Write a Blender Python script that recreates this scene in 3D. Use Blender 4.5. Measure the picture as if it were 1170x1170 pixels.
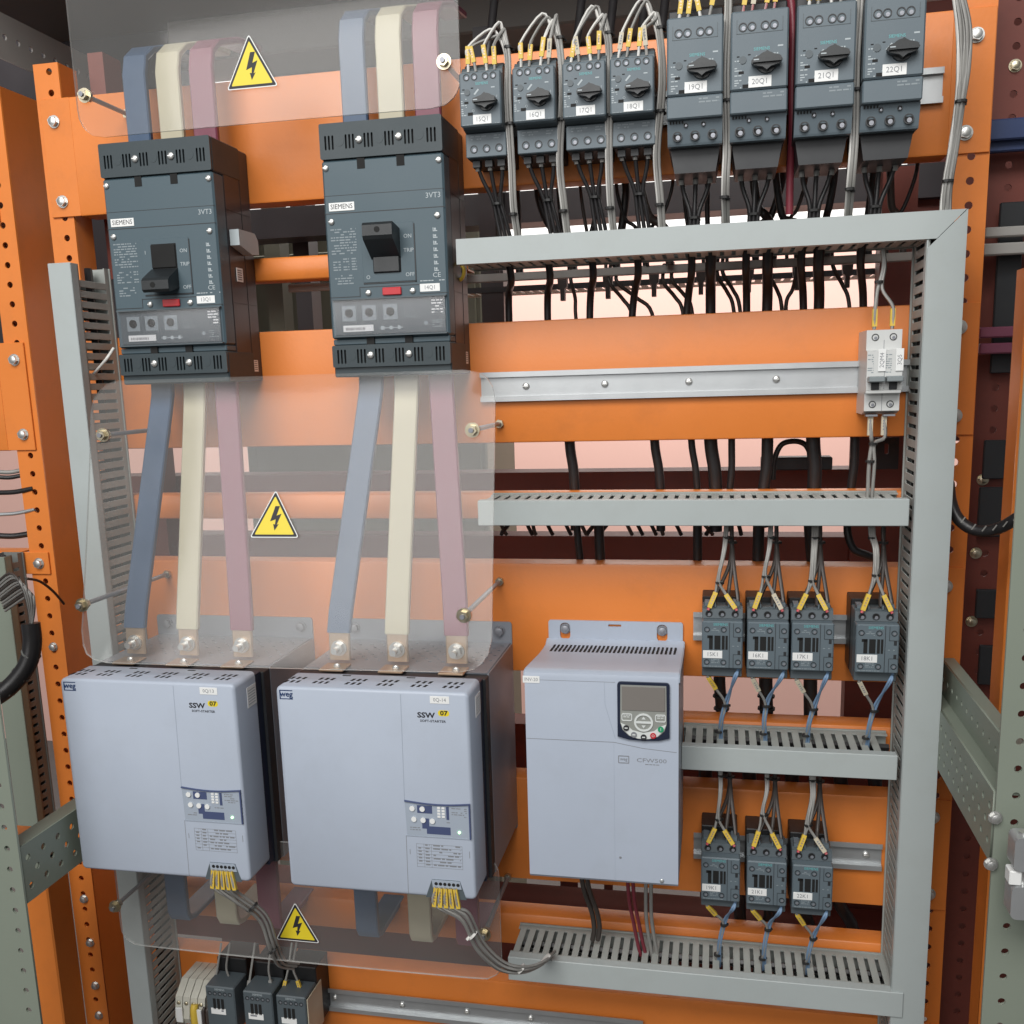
import bpy, math, random
from mathutils import Vector, Matrix

for o in list(bpy.data.objects):
    bpy.data.objects.remove(o, do_unlink=True)
scene = bpy.context.scene
col = scene.collection
random.seed(7)
S = 0.001                                   # everything below is written in millimetres

# ------------------------------------------------------------------ camera
CAMX, CAMY, CAMZ = 849.47, -1182.82, 75.97
YAW, PITCH, ROLL, FPX, CX, CY, PX = 0.2084, 0.1878, -0.0296, 1123.5, 585.0, 647.1, 1170.0
_f = Vector((-math.sin(YAW)*math.cos(PITCH), math.cos(YAW)*math.cos(PITCH), -math.sin(PITCH)))
_r0 = Vector((math.cos(YAW), math.sin(YAW), 0)); _u0 = _r0.cross(_f)
_r = _r0*math.cos(ROLL) + _u0*math.sin(ROLL); _u = _u0*math.cos(ROLL) - _r0*math.sin(ROLL)
cam_data = bpy.data.cameras.new('camera'); cam = bpy.data.objects.new('camera', cam_data); col.objects.link(cam)
cam.matrix_world = Matrix.Translation((CAMX*S, CAMY*S, CAMZ*S)) @ Matrix((
    (_r.x, _u.x, -_f.x, 0), (_r.y, _u.y, -_f.y, 0), (_r.z, _u.z, -_f.z, 0), (0, 0, 0, 1)))
cam_data.sensor_fit = 'HORIZONTAL'; cam_data.sensor_width = 36.0
cam_data.lens = 36.0*FPX/PX
cam_data.shift_x = (585.0-CX)/PX; cam_data.shift_y = (CY-585.0)/PX
cam_data.clip_start = 0.01; cam_data.clip_end = 100
scene.camera = cam

def at(px, py, Y):
    """world point (mm) that is seen at a photograph pixel, for a known depth Y"""
    v = _f + _r*((px-CX)/FPX) - _u*((py-CY)/FPX)
    t = (Y-CAMY)/v.y
    return Vector((CAMX, CAMY, CAMZ)) + v*t

# ------------------------------------------------------------------ world and lamps (indoor: soft daylight from behind the camera)
world = bpy.data.worlds.new('World'); scene.world = world; world.use_nodes = True
bg = world.node_tree.nodes['Background']
bg.inputs['Color'].default_value = (0.95, 0.97, 1.0, 1); bg.inputs['Strength'].default_value = 0.17

def area_lamp(name, loc, target, sx, sy, power, color):
    d = bpy.data.lights.new(name, 'AREA'); d.shape = 'RECTANGLE'; d.size = sx; d.size_y = sy
    d.energy = power; d.color = color
    o = bpy.data.objects.new(name, d); col.objects.link(o); o.location = loc
    o.rotation_euler = (Vector(target)-Vector(loc)).to_track_quat('-Z', 'Y').to_euler()
    return o
area_lamp('doorway_light', (-0.2, -3.1, 0.95), (-0.2, 0.0, 0.95), 2.8, 1.25, 40, (1.0, 0.985, 0.97))
area_lamp('ceiling_light', (0.4, -2.3, 2.05), (0.5, 0.0, 0.05), 2.4, 1.2, 82, (1.0, 0.985, 0.96))
area_lamp('rear_hall_light', (0.7, 1.15, 2.3), (0.6, 2.6, 0.0), 3.0, 1.0, 150, (1.0, 0.97, 0.94))

vs = scene.view_settings
vs.view_transform = 'Standard'; vs.look = 'None'; vs.exposure = 0.10; vs.gamma = 1.0; vs.use_curve_mapping = False
scene.render.engine = 'CYCLES'
scene.render.resolution_x = 1024; scene.render.resolution_y = 1024
cy = scene.cycles
cy.max_bounces = 10; cy.transparent_max_bounces = 16; cy.diffuse_bounces = 4; cy.glossy_bounces = 4; cy.transmission_bounces = 6
cy.caustics_reflective = False; cy.caustics_refractive = False

# ------------------------------------------------------------------ materials
MATS = {}
def pmat(name, c, rough=0.5, metal=0.0, var=0.06, scale=14.0, bump=0.0, bscale=600.0, rvar=0.12, dirt=0.0, dirtcol=(0.12, 0.1, 0.08), spec=0.5, coat=0.0):
    m = bpy.data.materials.new(name); m.use_nodes = True
    nt = m.node_tree; N = nt.nodes; L = nt.links; b = N['Principled BSDF']
    tc = N.new('ShaderNodeTexCoord'); n1 = N.new('ShaderNodeTexNoise')
    n1.inputs['Scale'].default_value = scale; n1.inputs['Detail'].default_value = 5; n1.inputs['Roughness'].default_value = 0.6
    L.new(tc.outputs['Object'], n1.inputs['Vector'])
    mx = N.new('ShaderNodeMix'); mx.data_type = 'RGBA'
    mx.inputs['A'].default_value = (c[0]*(1-var), c[1]*(1-var), c[2]*(1-var), 1)
    mx.inputs['B'].default_value = (min(1, c[0]*(1+var)), min(1, c[1]*(1+var)), min(1, c[2]*(1+var)), 1)
    L.new(n1.outputs['Fac'], mx.inputs['Factor'])
    out = mx.outputs['Result']
    if dirt > 0:
        n3 = N.new('ShaderNodeTexNoise'); n3.inputs['Scale'].default_value = scale*2.3; n3.inputs['Detail'].default_value = 8; n3.inputs['Roughness'].default_value = 0.7
        L.new(tc.outputs['Object'], n3.inputs['Vector'])
        rp = N.new('ShaderNodeMapRange'); rp.inputs['From Min'].default_value = 0.5; rp.inputs['From Max'].default_value = 0.75
        rp.inputs['To Min'].default_value = 0; rp.inputs['To Max'].default_value = dirt
        L.new(n3.outputs['Fac'], rp.inputs['Value'])
        m2 = N.new('ShaderNodeMix'); m2.data_type = 'RGBA'; m2.inputs['B'].default_value = (*dirtcol, 1)
        L.new(rp.outputs['Result'], m2.inputs['Factor']); L.new(out, m2.inputs['A']); out = m2.outputs['Result']
    L.new(out, b.inputs['Base Color'])
    rr = N.new('ShaderNodeMapRange'); rr.inputs['To Min'].default_value = max(0.05, rough-rvar); rr.inputs['To Max'].default_value = min(1, rough+rvar)
    L.new(n1.outputs['Fac'], rr.inputs['Value']); L.new(rr.outputs['Result'], b.inputs['Roughness'])
    b.inputs['Metallic'].default_value = metal; b.inputs['Specular IOR Level'].default_value = spec
    if coat: b.inputs['Coat Weight'].default_value = coat; b.inputs['Coat Roughness'].default_value = 0.25
    if bump > 0:
        n2 = N.new('ShaderNodeTexNoise'); n2.inputs['Scale'].default_value = bscale; n2.inputs['Detail'].default_value = 3
        L.new(tc.outputs['Object'], n2.inputs['Vector'])
        bp = N.new('ShaderNodeBump'); bp.inputs['Strength'].default_value = bump; bp.inputs['Distance'].default_value = 0.0006
        L.new(n2.outputs['Fac'], bp.inputs['Height']); L.new(bp.outputs['Normal'], b.inputs['Normal'])
    MATS[name] = m
    return m
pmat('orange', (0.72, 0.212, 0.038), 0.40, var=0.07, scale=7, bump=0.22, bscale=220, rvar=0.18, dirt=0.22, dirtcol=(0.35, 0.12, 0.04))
pmat('shaded_red', (0.17, 0.040, 0.027), 0.55, var=0.12, scale=8, bump=0.1, bscale=350, dirt=0.25, dirtcol=(0.06, 0.02, 0.015))  # orange paint as it looks in shade; that darkness is put into the colour
pmat('duct', (0.395, 0.435, 0.432), 0.45, var=0.04, scale=7, bump=0.03, dirt=0.12, dirtcol=(0.25, 0.24, 0.2))
pmat('ductwall', (0.33, 0.35, 0.33), 0.55, var=0.05, scale=9, dirt=0.15, dirtcol=(0.16, 0.15, 0.12))
pmat('ductdark', (0.175, 0.18, 0.17), 0.6, var=0.08, scale=9)
pmat('cover', (0.405, 0.455, 0.54), 0.42, var=0.04, scale=9, bump=0.10, bscale=900, rvar=0.16, dirt=0.12, dirtcol=(0.28, 0.29, 0.3))
pmat('cover2', (0.34, 0.39, 0.46), 0.45, var=0.03, scale=6, bump=0.08, bscale=900)
pmat('navy', (0.012, 0.018, 0.04), 0.4, var=0.1)
pmat('steel', (0.27, 0.28, 0.31), 0.42, 0.45, var=0.08, scale=20)
pmat('steelplate', (0.30, 0.32, 0.36), 0.45, 0.4, var=0.06, scale=14)
pmat('zinc', (0.52, 0.54, 0.55), 0.38, 0.7, var=0.07, scale=30, bump=0.04, bscale=200)
pmat('bolt', (0.66, 0.66, 0.64), 0.36, 0.85, var=0.12, scale=90)
pmat('brass', (0.60, 0.54, 0.40), 0.35, 1.0, var=0.12, scale=90)
pmat('slate', (0.060, 0.095, 0.115), 0.48, var=0.05, scale=12, bump=0.12, bscale=1500)
pmat('slate_cover', (0.030, 0.045, 0.052), 0.5, var=0.06, scale=12, bump=0.12, bscale=1500)
pmat('breaker_side', (0.040, 0.034, 0.038), 0.42, var=0.12, scale=14)
pmat('device', (0.108, 0.140, 0.162), 0.5, var=0.05, scale=25, bump=0.12, bscale=1500)
pmat('device_low', (0.080, 0.100, 0.112), 0.5, var=0.06, scale=25, bump=0.12, bscale=1500)
pmat('device_back', (0.022, 0.024, 0.027), 0.5, var=0.1, scale=25)
pmat('black', (0.012, 0.012, 0.013), 0.45, var=0.15, scale=40)
pmat('hole', (0.006, 0.006, 0.006), 0.8, var=0.1)
pmat('knob', (0.014, 0.017, 0.019), 0.38, var=0.1, scale=60)
pmat('red', (0.50, 0.022, 0.030), 0.4, var=0.05)
pmat('ferrule', (0.55, 0.07, 0.09), 0.45, var=0.08)
pmat('yellow', (0.66, 0.46, 0.06), 0.45, var=0.10, scale=60)
pmat('pale_marker', (0.52, 0.47, 0.36), 0.5, var=0.08, scale=60)
pmat('tape', (0.78, 0.79, 0.78), 0.45, var=0.03)
pmat('ink', (0.02, 0.02, 0.025), 0.6, var=0.1)
pmat('ink_grey', (0.22, 0.23, 0.25), 0.6, var=0.1)
pmat('ink_blue', (0.015, 0.04, 0.12), 0.5, var=0.1)
pmat('print', (0.42, 0.47, 0.49), 0.6, var=0.05)
pmat('print_dim', (0.24, 0.28, 0.30), 0.6, var=0.05)
pmat('teal', (0.12, 0.42, 0.43), 0.55, var=0.05)
pmat('mcb', (0.58, 0.59, 0.58), 0.42, var=0.03, scale=20)
pmat('mcb_grey', (0.22, 0.25, 0.26), 0.42, var=0.05)
pmat('warn', (0.76, 0.60, 0.03), 0.4, var=0.04)
pmat('sleeve_blue', (0.056, 0.100, 0.180), 0.34, var=0.12, scale=18, bump=0.5, bscale=70)
pmat('sleeve_cream', (0.50, 0.46, 0.335), 0.36, var=0.09, scale=18, bump=0.5, bscale=70)
pmat('sleeve_red', (0.20, 0.050, 0.085), 0.36, var=0.12, scale=18, bump=0.5, bscale=70)
pmat('copper', (0.50, 0.36, 0.25), 0.42, 0.7, var=0.12, scale=50)
pmat('wire_grey', (0.27, 0.265, 0.25), 0.42, var=0.12, scale=60)
pmat('wire_white', (0.62, 0.61, 0.58), 0.40, var=0.06, scale=60)
pmat('wire_dark', (0.055, 0.045, 0.04), 0.45, var=0.15, scale=60)
pmat('wire_blue', (0.16, 0.25, 0.38), 0.42, var=0.08, scale=60)
pmat('wire_red', (0.20, 0.03, 0.045), 0.42, var=0.08, scale=60)
pmat('cable_black', (0.016, 0.015, 0.016), 0.40, var=0.2, scale=60)
pmat('tie', (0.02, 0.02, 0.02), 0.5)
pmat('tie_white', (0.7, 0.69, 0.66), 0.5)
pmat('frame_green', (0.215, 0.245, 0.20), 0.42, var=0.05, scale=7, bump=0.06, bscale=350)
pmat('frame_grey', (0.15, 0.14, 0.125), 0.5, var=0.06, scale=7)
pmat('frame_mid', (0.36, 0.35, 0.33), 0.5, var=0.06, scale=7)
pmat('olive', (0.16, 0.155, 0.11), 0.55, var=0.06, scale=5)
pmat('pinkwall', (0.80, 0.50, 0.43), 0.85, var=0.03, scale=2, bump=0.1, bscale=60)
pmat('whitewall', (0.84, 0.84, 0.83), 0.85, var=0.02, scale=2)
pmat('screen', (0.20, 0.185, 0.17), 0.22, var=0.03)
pmat('keypad', (0.27, 0.28, 0.26), 0.4, var=0.03)
pmat('keypad_white', (0.66, 0.69, 0.68), 0.4, var=0.03)
pmat('green_key', (0.02, 0.30, 0.14), 0.4)
pmat('blue_bar', (0.03, 0.05, 0.13), 0.4, var=0.1)
pmat('purple_bar', (0.20, 0.06, 0.10), 0.4, var=0.1)
pmat('terminal', (0.55, 0.54, 0.47), 0.5, var=0.05)
pmat('dip', (0.06, 0.08, 0.17), 0.5, var=0.1)
pmat('concrete', (0.10, 0.09, 0.085), 0.9, var=0.2, scale=5)

def lamp_mat():
    m = bpy.data.materials.new('led'); m.use_nodes = True
    b = m.node_tree.nodes['Principled BSDF']; b.inputs['Base Color'].default_value = (0.3, 0.7, 0.3, 1)
    b.inputs['Emission Color'].default_value = (0.5, 1.0, 0.5, 1); b.inputs['Emission Strength'].default_value = 2.0
    MATS['led'] = m
lamp_mat()
def clear_mat(name, haze, gloss, tint, rough=0.03, hazecol=(0.75, 0.75, 0.73)):
    """clear plastic sheet: lets light through, mirrors a little and is slightly milky from scratches, with room reflections put into its haze"""
    m = bpy.data.materials.new(name); m.use_nodes = True
    nt = m.node_tree; N = nt.nodes; L = nt.links
    for n in list(N): N.remove(n)
    out = N.new('ShaderNodeOutputMaterial'); tr = N.new('ShaderNodeBsdfTransparent'); tr.inputs['Color'].default_value = (*tint, 1)
    gl = N.new('ShaderNodeBsdfGlossy'); gl.inputs['Roughness'].default_value = rough
    df = N.new('ShaderNodeBsdfDiffuse'); df.inputs['Color'].default_value = (*hazecol, 1)  # diffuse haze: scratches, and a stand-in for bright room reflections
    tc = N.new('ShaderNodeTexCoord'); nz = N.new('ShaderNodeTexNoise'); nz.inputs['Scale'].default_value = 4; nz.inputs['Detail'].default_value = 7
    L.new(tc.outputs['Object'], nz.inputs['Vector'])
    mr = N.new('ShaderNodeMapRange'); mr.inputs['To Min'].default_value = haze*0.6; mr.inputs['To Max'].default_value = haze*1.4
    L.new(nz.outputs['Fac'], mr.inputs['Value'])
    m1 = N.new('ShaderNodeMixShader'); L.new(mr.outputs['Result'], m1.inputs['Fac']); L.new(tr.outputs[0], m1.inputs[1]); L.new(df.outputs[0], m1.inputs[2])
    lw = N.new('ShaderNodeLayerWeight'); lw.inputs['Blend'].default_value = 0.5
    pw = N.new('ShaderNodeMath'); pw.operation = 'POWER'; pw.inputs[1].default_value = 5.0; L.new(lw.outputs['Facing'], pw.inputs[0])
    fr = N.new('ShaderNodeMath'); fr.operation = 'MULTIPLY_ADD'; fr.inputs[1].default_value = 1-gloss; fr.inputs[2].default_value = gloss; L.new(pw.outputs[0], fr.inputs[0])
    n2 = N.new('ShaderNodeTexNoise'); n2.inputs['Scale'].default_value = 5; n2.inputs['Detail'].default_value = 1
    L.new(tc.outputs['Object'], n2.inputs['Vector'])
    bp = N.new('ShaderNodeBump'); bp.inputs['Strength'].default_value = 0.05; bp.inputs['Distance'].default_value = 0.004
    L.new(n2.outputs['Fac'], bp.inputs['Height']); L.new(bp.outputs['Normal'], gl.inputs['Normal'])
    m2 = N.new('ShaderNodeMixShader'); L.new(fr.outputs[0], m2.inputs['Fac']); L.new(m1.outputs[0], m2.inputs[1]); L.new(gl.outputs[0], m2.inputs[2])
    L.new(m2.outputs[0], out.inputs['Surface'])
    MATS[name] = m
clear_mat('sheet', 0.056, 0.026, (0.985, 0.985, 0.98), 0.07)
clear_mat('sheet_edge', 0.42, 0.08, (0.9, 0.92, 0.9), 0.1, (0.85, 0.87, 0.85))  # edge highlight put into the colour as a whiter haze
clear_mat('window', 0.025, 0.03, (0.92, 0.92, 0.93), 0.12)

# ------------------------------------------------------------------ mesh helpers (mm)
def cr(pts, n=6):
    """Catmull-Rom through points"""
    P = [Vector(p) for p in pts]
    if len(P) < 3: return P
    P = [P[0]*2-P[1]] + P + [P[-1]*2-P[-2]]
    out = []
    for i in range(1, len(P)-2):
        a, b, c, d = P[i-1:i+3]
        for k in range(n):
            t = k/n
            out.append(0.5*((2*b)+(c-a)*t+(2*a-5*b+4*c-d)*t*t+(3*b-a-3*c+d)*t**3))
    out.append(P[-2]); return out

class MB:
    def __init__(s): s.v = []; s.f = []
    def quad8(s, c):
        o = len(s.v); s.v += c
        for q in ((0,3,2,1),(4,5,6,7),(0,1,5,4),(1,2,6,5),(2,3,7,6),(3,0,4,7)): s.f.append(tuple(o+i for i in q))
        return s
    def box(s, x0, x1, y0, y1, z0, z1, ch=0.0):
        if x0 > x1: x0, x1 = x1, x0
        if y0 > y1: y0, y1 = y1, y0
        if z0 > z1: z0, z1 = z1, z0
        if ch <= 0:
            return s.quad8([(x0,y0,z0),(x1,y0,z0),(x1,y1,z0),(x0,y1,z0),(x0,y0,z1),(x1,y0,z1),(x1,y1,z1),(x0,y1,z1)])
        ch = min(ch, (x1-x0)*0.45, (y1-y0)*0.45, (z1-z0)*0.45)
        o = len(s.v); idx = {}
        for sx in (0, 1):
            for sy in (0, 1):
                for sz in (0, 1):
                    X = (x0, x1)[sx]; Y = (y0, y1)[sy]; Z = (z0, z1)[sz]
                    dx = ch*(1-2*sx); dy = ch*(1-2*sy); dz = ch*(1-2*sz)
                    for a, p in enumerate(((X, Y+dy, Z+dz), (X+dx, Y, Z+dz), (X+dx, Y+dy, Z))):
                        idx[(sx, sy, sz, a)] = len(s.v); s.v.append(p)
        g = lambda *k: idx[k]
        for v in (0, 1):
            s.f.append((g(v,0,0,0), g(v,1,0,0), g(v,1,1,0), g(v,0,1,0))[::(1 if v else -1)])
            s.f.append((g(0,v,0,1), g(0,v,1,1), g(1,v,1,1), g(1,v,0,1))[::(1 if v else -1)])
            s.f.append((g(0,0,v,2), g(1,0,v,2), g(1,1,v,2), g(0,1,v,2))[::(1 if v else -1)])
        for a in (0, 1):
            for b in (0, 1):
                s.f.append((g(a,b,0,0), g(a,b,1,0), g(a,b,1,1), g(a,b,0,1)))
                s.f.append((g(a,0,b,0), g(a,1,b,0), g(a,1,b,2), g(a,0,b,2)))
                s.f.append((g(0,a,b,1), g(1,a,b,1), g(1,a,b,2), g(0,a,b,2)))
                for c in (0, 1): s.f.append((g(a,b,c,0), g(a,b,c,1), g(a,b,c,2)))
        return s
    def cyl(s, p0, p1, r0, r1=None, n=12, caps=True, ph=0.0):
        p0 = Vector(p0); p1 = Vector(p1); r1 = r0 if r1 is None else r1
        d = (p1-p0).normalized(); a = d.orthogonal().normalized(); b = d.cross(a); o = len(s.v)
        for p, r in ((p0, r0), (p1, r1)):
            for i in range(n):
                t = 2*math.pi*i/n+ph; s.v.append(tuple(p+(a*math.cos(t)+b*math.sin(t))*r))
        for i in range(n): j = (i+1) % n; s.f.append((o+i, o+j, o+n+j, o+n+i))
        if caps: s.f.append(tuple(o+i for i in range(n))[::-1]); s.f.append(tuple(o+n+i for i in range(n)))
        return s
    def dome(s, c, d, r, h, n=14, rings=4):
        c = Vector(c); d = Vector(d).normalized(); a = d.orthogonal().normalized(); b = d.cross(a); o = len(s.v)
        for k in range(rings):
            t = k/rings*math.pi/2
            for i in range(n):
                q = 2*math.pi*i/n; s.v.append(tuple(c+d*h*math.sin(t)+(a*math.cos(q)+b*math.sin(q))*r*math.cos(t)))
        s.v.append(tuple(c+d*h))
        for k in range(rings-1):
            for i in range(n): j = (i+1) % n; s.f.append((o+k*n+i, o+k*n+j, o+(k+1)*n+j, o+(k+1)*n+i))
        for i in range(n): s.f.append((o+(rings-1)*n+i, o+(rings-1)*n+(i+1) % n, o+rings*n))
        return s
    def tube(s, pts, r, n=7, smooth=5, caps=True):
        P = cr(pts, smooth) if smooth else [Vector(p) for p in pts]
        o = len(s.v); prev = None; m = len(P)
        for i, p in enumerate(P):
            d = (P[min(i+1, m-1)]-P[max(i-1, 0)]).normalized()
            if prev is None: a = d.orthogonal().normalized()
            else:
                a = prev-d*prev.dot(d)
                a = a.normalized() if a.length > 1e-6 else d.orthogonal().normalized()
            prev = a; b = d.cross(a)
            for k in range(n):
                t = 2*math.pi*k/n; s.v.append(tuple(p+(a*math.cos(t)+b*math.sin(t))*r))
        for i in range(m-1):
            for k in range(n): j = (k+1) % n; s.f.append((o+i*n+k, o+i*n+j, o+(i+1)*n+j, o+(i+1)*n+k))
        if caps: s.f.append(tuple(o+k for k in range(n))[::-1]); s.f.append(tuple(o+(m-1)*n+k for k in range(n)))
        return s
    def strap(s, pts, w, t, side=(1, 0, 0)):
        """flat bar of width w (along side) and thickness t swept along pts"""
        P = [Vector(p) for p in pts]; o = len(s.v); m = len(P); sd0 = Vector(side)
        for i, p in enumerate(P):
            d = (P[min(i+1, m-1)]-P[max(i-1, 0)]).normalized()
            sd = (sd0-d*sd0.dot(d)).normalized(); nn = d.cross(sd)
            c = min(t*0.3, 1.5)
            for a, b in ((-w/2, -t/2+c), (-w/2+c, -t/2), (w/2-c, -t/2), (w/2, -t/2+c), (w/2, t/2-c), (w/2-c, t/2), (-w/2+c, t/2), (-w/2, t/2-c)):
                s.v.append(tuple(p+sd*a+nn*b))
        for i in range(m-1):
            for k in range(8): j = (k+1) % 8; s.f.append((o+i*8+k, o+i*8+j, o+(i+1)*8+j, o+(i+1)*8+k))
        s.f.append(tuple(o+k for k in range(8))[::-1]); s.f.append(tuple(o+(m-1)*8+k for k in range(8)))
        return s
    def prism(s, poly, axis, a0, a1):
        o = len(s.v); n = len(poly)
        for a in (a0, a1):
            for p, q in poly:
                s.v.append({'x': (a, p, q), 'y': (p, a, q), 'z': (p, q, a)}[axis])
        for i in range(n): j = (i+1) % n; s.f.append((o+i, o+j, o+n+j, o+n+i))
        s.f.append(tuple(o+i for i in range(n))[::-1]); s.f.append(tuple(o+n+i for i in range(n)))
        return s
    def orient(s, p, d, L, w, t):
        """small block of length L along d"""
        p = Vector(p); d = Vector(d).normalized(); a = d.cross(Vector((0, 1, 0))); a = a.normalized() if a.length > 1e-4 else Vector((1, 0, 0)); b = d.cross(a)
        c = []
        for e in (0, L):
            for x, y in ((-1, -1), (1, -1), (1, 1), (-1, 1)): c.append(tuple(p+d*e+a*(x*w/2)+b*(y*t/2)))
        return s.quad8(c)
    def mesh(s, name):
        me = bpy.data.meshes.new(name); me.from_pydata([(x*S, y*S, z*S) for x, y, z in s.v], [], s.f); me.update(); return me
    def build(s, name, mat, parent=None, loc=None, smooth=False, angle=40):
        return obj(name, s.mesh(name), mat, parent, loc, smooth, angle)

def fix(me):
    import bmesh
    b = bmesh.new(); b.from_mesh(me); bmesh.ops.recalc_face_normals(b, faces=b.faces); b.to_mesh(me); b.free()
STUFF = {'fine_print', 'edge_print', 'symbol_column', 'key_print', 'sticker_print', 'marker_print', 'curve_print', 'setting_table', 'barcode', 'fault_table', 'seam', 'top_vent', 'vent_slit', 'face_slit', 'inner_cables', 'far_wall'}
def obj(name, me, mat, parent=None, loc=None, smooth=False, angle=40):
    if not me.materials: me.materials.append(MATS[mat] if isinstance(mat, str) else mat)
    fix(me)
    if smooth:
        me.polygons.foreach_set('use_smooth', [True]*len(me.polygons)); me.set_sharp_from_angle(angle=math.radians(angle))
    o = bpy.data.objects.new(name, me); col.objects.link(o)
    if parent is not None: o.parent = parent
    if loc is not None: o.location = Vector(loc)*S
    if name in STUFF and parent is not None: o['kind'] = 'stuff'
    return o
def again(o, parent, loc, name=None):
    c = o.copy(); col.objects.link(c); c.parent = parent; c.location = Vector(loc)*S
    return c
def tag(o, label, cat, group=None, kind=None):
    if label: o['label'] = label
    if cat: o['category'] = cat
    if group: o['group'] = group
    if kind: o['kind'] = kind
    return o
def thing(name, label, cat, loc=(0, 0, 0), group=None, roty=0.0):
    o = bpy.data.objects.new(name, None); o.empty_display_size = 0.01; col.objects.link(o)
    o.location = Vector(loc)*S; o.rotation_euler = (0, roty, 0)
    return tag(o, label, cat, group)
def copy_tree(o, parent=None):
    c = o.copy(); col.objects.link(c); c.parent = parent
    for ch in list(o.children): copy_tree(ch, c)
    return c

def circ(x, y, r, n=12, ph=0.0): return [(x+r*math.cos(2*math.pi*i/n+ph), y+r*math.sin(2*math.pi*i/n+ph)) for i in range(n)]
def rrect(x0, x1, y0, y1, r, n=4):
    out = []
    for cx_, cy_, a in ((x1-r, y1-r, 0), (x0+r, y1-r, 90), (x0+r, y0+r, 180), (x1-r, y0+r, 270)):
        for k in range(n+1):
            t = math.radians(a+90*k/n); out.append((cx_+r*math.cos(t), cy_+r*math.sin(t)))
    return out
def flat(outline, holes, t, mapf):
    """plate with real holes; outline in 2D, thickness t centred on 0, mapf(u,v,w) -> xyz in mm"""
    cu = bpy.data.curves.new('c', 'CURVE'); cu.dimensions = '2D'; cu.fill_mode = 'BOTH'; cu.extrude = t/2
    for lp in [outline]+holes:
        sp = cu.splines.new('POLY'); sp.points.add(len(lp)-1)
        for i, (x, y) in enumerate(lp): sp.points[i].co = (x, y, 0, 1)
        sp.use_cyclic_u = True
    ob = bpy.data.objects.new('c', cu); me = bpy.data.meshes.new_from_object(ob)
    bpy.data.objects.remove(ob); bpy.data.curves.remove(cu)
    for v in me.vertices: v.co = Vector(mapf(*v.co))*S
    me.update(); return me
XZ = lambda y: (lambda u, v, w: (u, y+w, v))           # plate facing the camera
YZ = lambda x: (lambda u, v, w: (x+w, u, v))           # plate facing sideways (u = depth)
TEXTS = {}
def text(parent, s, x, y, z, h, mat, align='CENTER', sx=1.0, rot=0.0, name='lettering', bold=0.0):
    key = (s, h, align, sx, rot, mat, bold)
    if key not in TEXTS:
        cu = bpy.data.curves.new('t', 'FONT'); cu.body = s; cu.size = h/0.70; cu.align_x = align; cu.align_y = 'CENTER'
        cu.extrude = 0.05; cu.resolution_u = 2; cu.offset = bold*h/0.70
        ob = bpy.data.objects.new('t', cu); me = bpy.data.meshes.new_from_object(ob)
        bpy.data.objects.remove(ob); bpy.data.curves.remove(cu)
        c, sn = math.cos(rot), math.sin(rot)
        for v in me.vertices:
            u, w = v.co.x*sx, v.co.y
            v.co = Vector((u*c-w*sn, v.co.z, u*sn+w*c))*S
        me.materials.append(MATS[mat]); TEXTS[key] = me
    o = bpy.data.objects.new(name, TEXTS[key]); col.objects.link(o); o.parent = parent; o.location = Vector((x, y, z))*S
    return o
def dashes(m, x0, x1, z0, z1, y, lh, gap=0.45, dens=0.75):
    """unreadable small print: short raised strokes in lines"""
    z = z1
    while z-lh >= z0:
        x = x0
        while x < x1:
            w = random.uniform(1.0, 4.0)*lh/1.4
            if random.random() < dens: m.box(x, min(x+w, x1), y-0.12, y, z-lh*(1-gap), z)
            x += w+lh*0.45
        z -= lh*1.25
def tag_plate(parent, s, x, y, z, w, h, th=None, name='name_label', ink='ink_grey', rot=0.0):
    p = MB().box(x-w/2, x+w/2, y-0.5, y, z-h/2, z+h/2, 0.2).build(name, 'tape', parent)
    text(p, s, x, y-0.6, z, th or h*0.5, ink, sx=0.95, rot=rot)
    return p
_screw = {}
def screw(parent, x, y, z, r=3.0, mat='bolt', name='screw'):
    if (r, mat) not in _screw:
        m = MB(); m.cyl((0, 0, 0), (0, -r*0.35, 0), r, n=12); m.dome((0, -r*0.35, 0), (0, -1, 0), r, r*0.35, 12, 3)
        m.box(-r*0.75, r*0.75, -r*0.78, -r*0.5, -r*0.14, r*0.14)
        o = m.build(name, mat, parent, (x, y, z), True); _screw[(r, mat)] = o; return o
    return again(_screw[(r, mat)], parent, (x, y, z))
_term = {}
def terminal_screw(parent, x, y, z, r=3.4):
    """recessed clamp screw: dark well with a bright slotted head in it"""
    if r not in _term:
        w = obj('screw_well', flat(circ(0, 0, r*1.18, 14), [circ(0, 0, r*0.92, 14)], 0.8, XZ(0)), 'device_back', parent, (x, y-0.2, z))
        b = MB().cyl((0, 0.6, 0), (0, 0.3, 0), r*0.95, n=14).build('well_floor', 'hole', w)
        m = MB(); m.cyl((r*0.16, 0.3, -r*0.26), (r*0.16, 0.05, -r*0.26), r*0.55, n=10); m.box(r*0.16-r*0.5, r*0.16+r*0.5, -0.05, 0.04, -r*0.36, -r*0.16); m.build('screw_head', 'steel', w)
        _term[r] = w; return w
    c = copy_tree(_term[r], parent); c.location = Vector((x, y-0.2, z))*S; return c
_hex = {}
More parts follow.
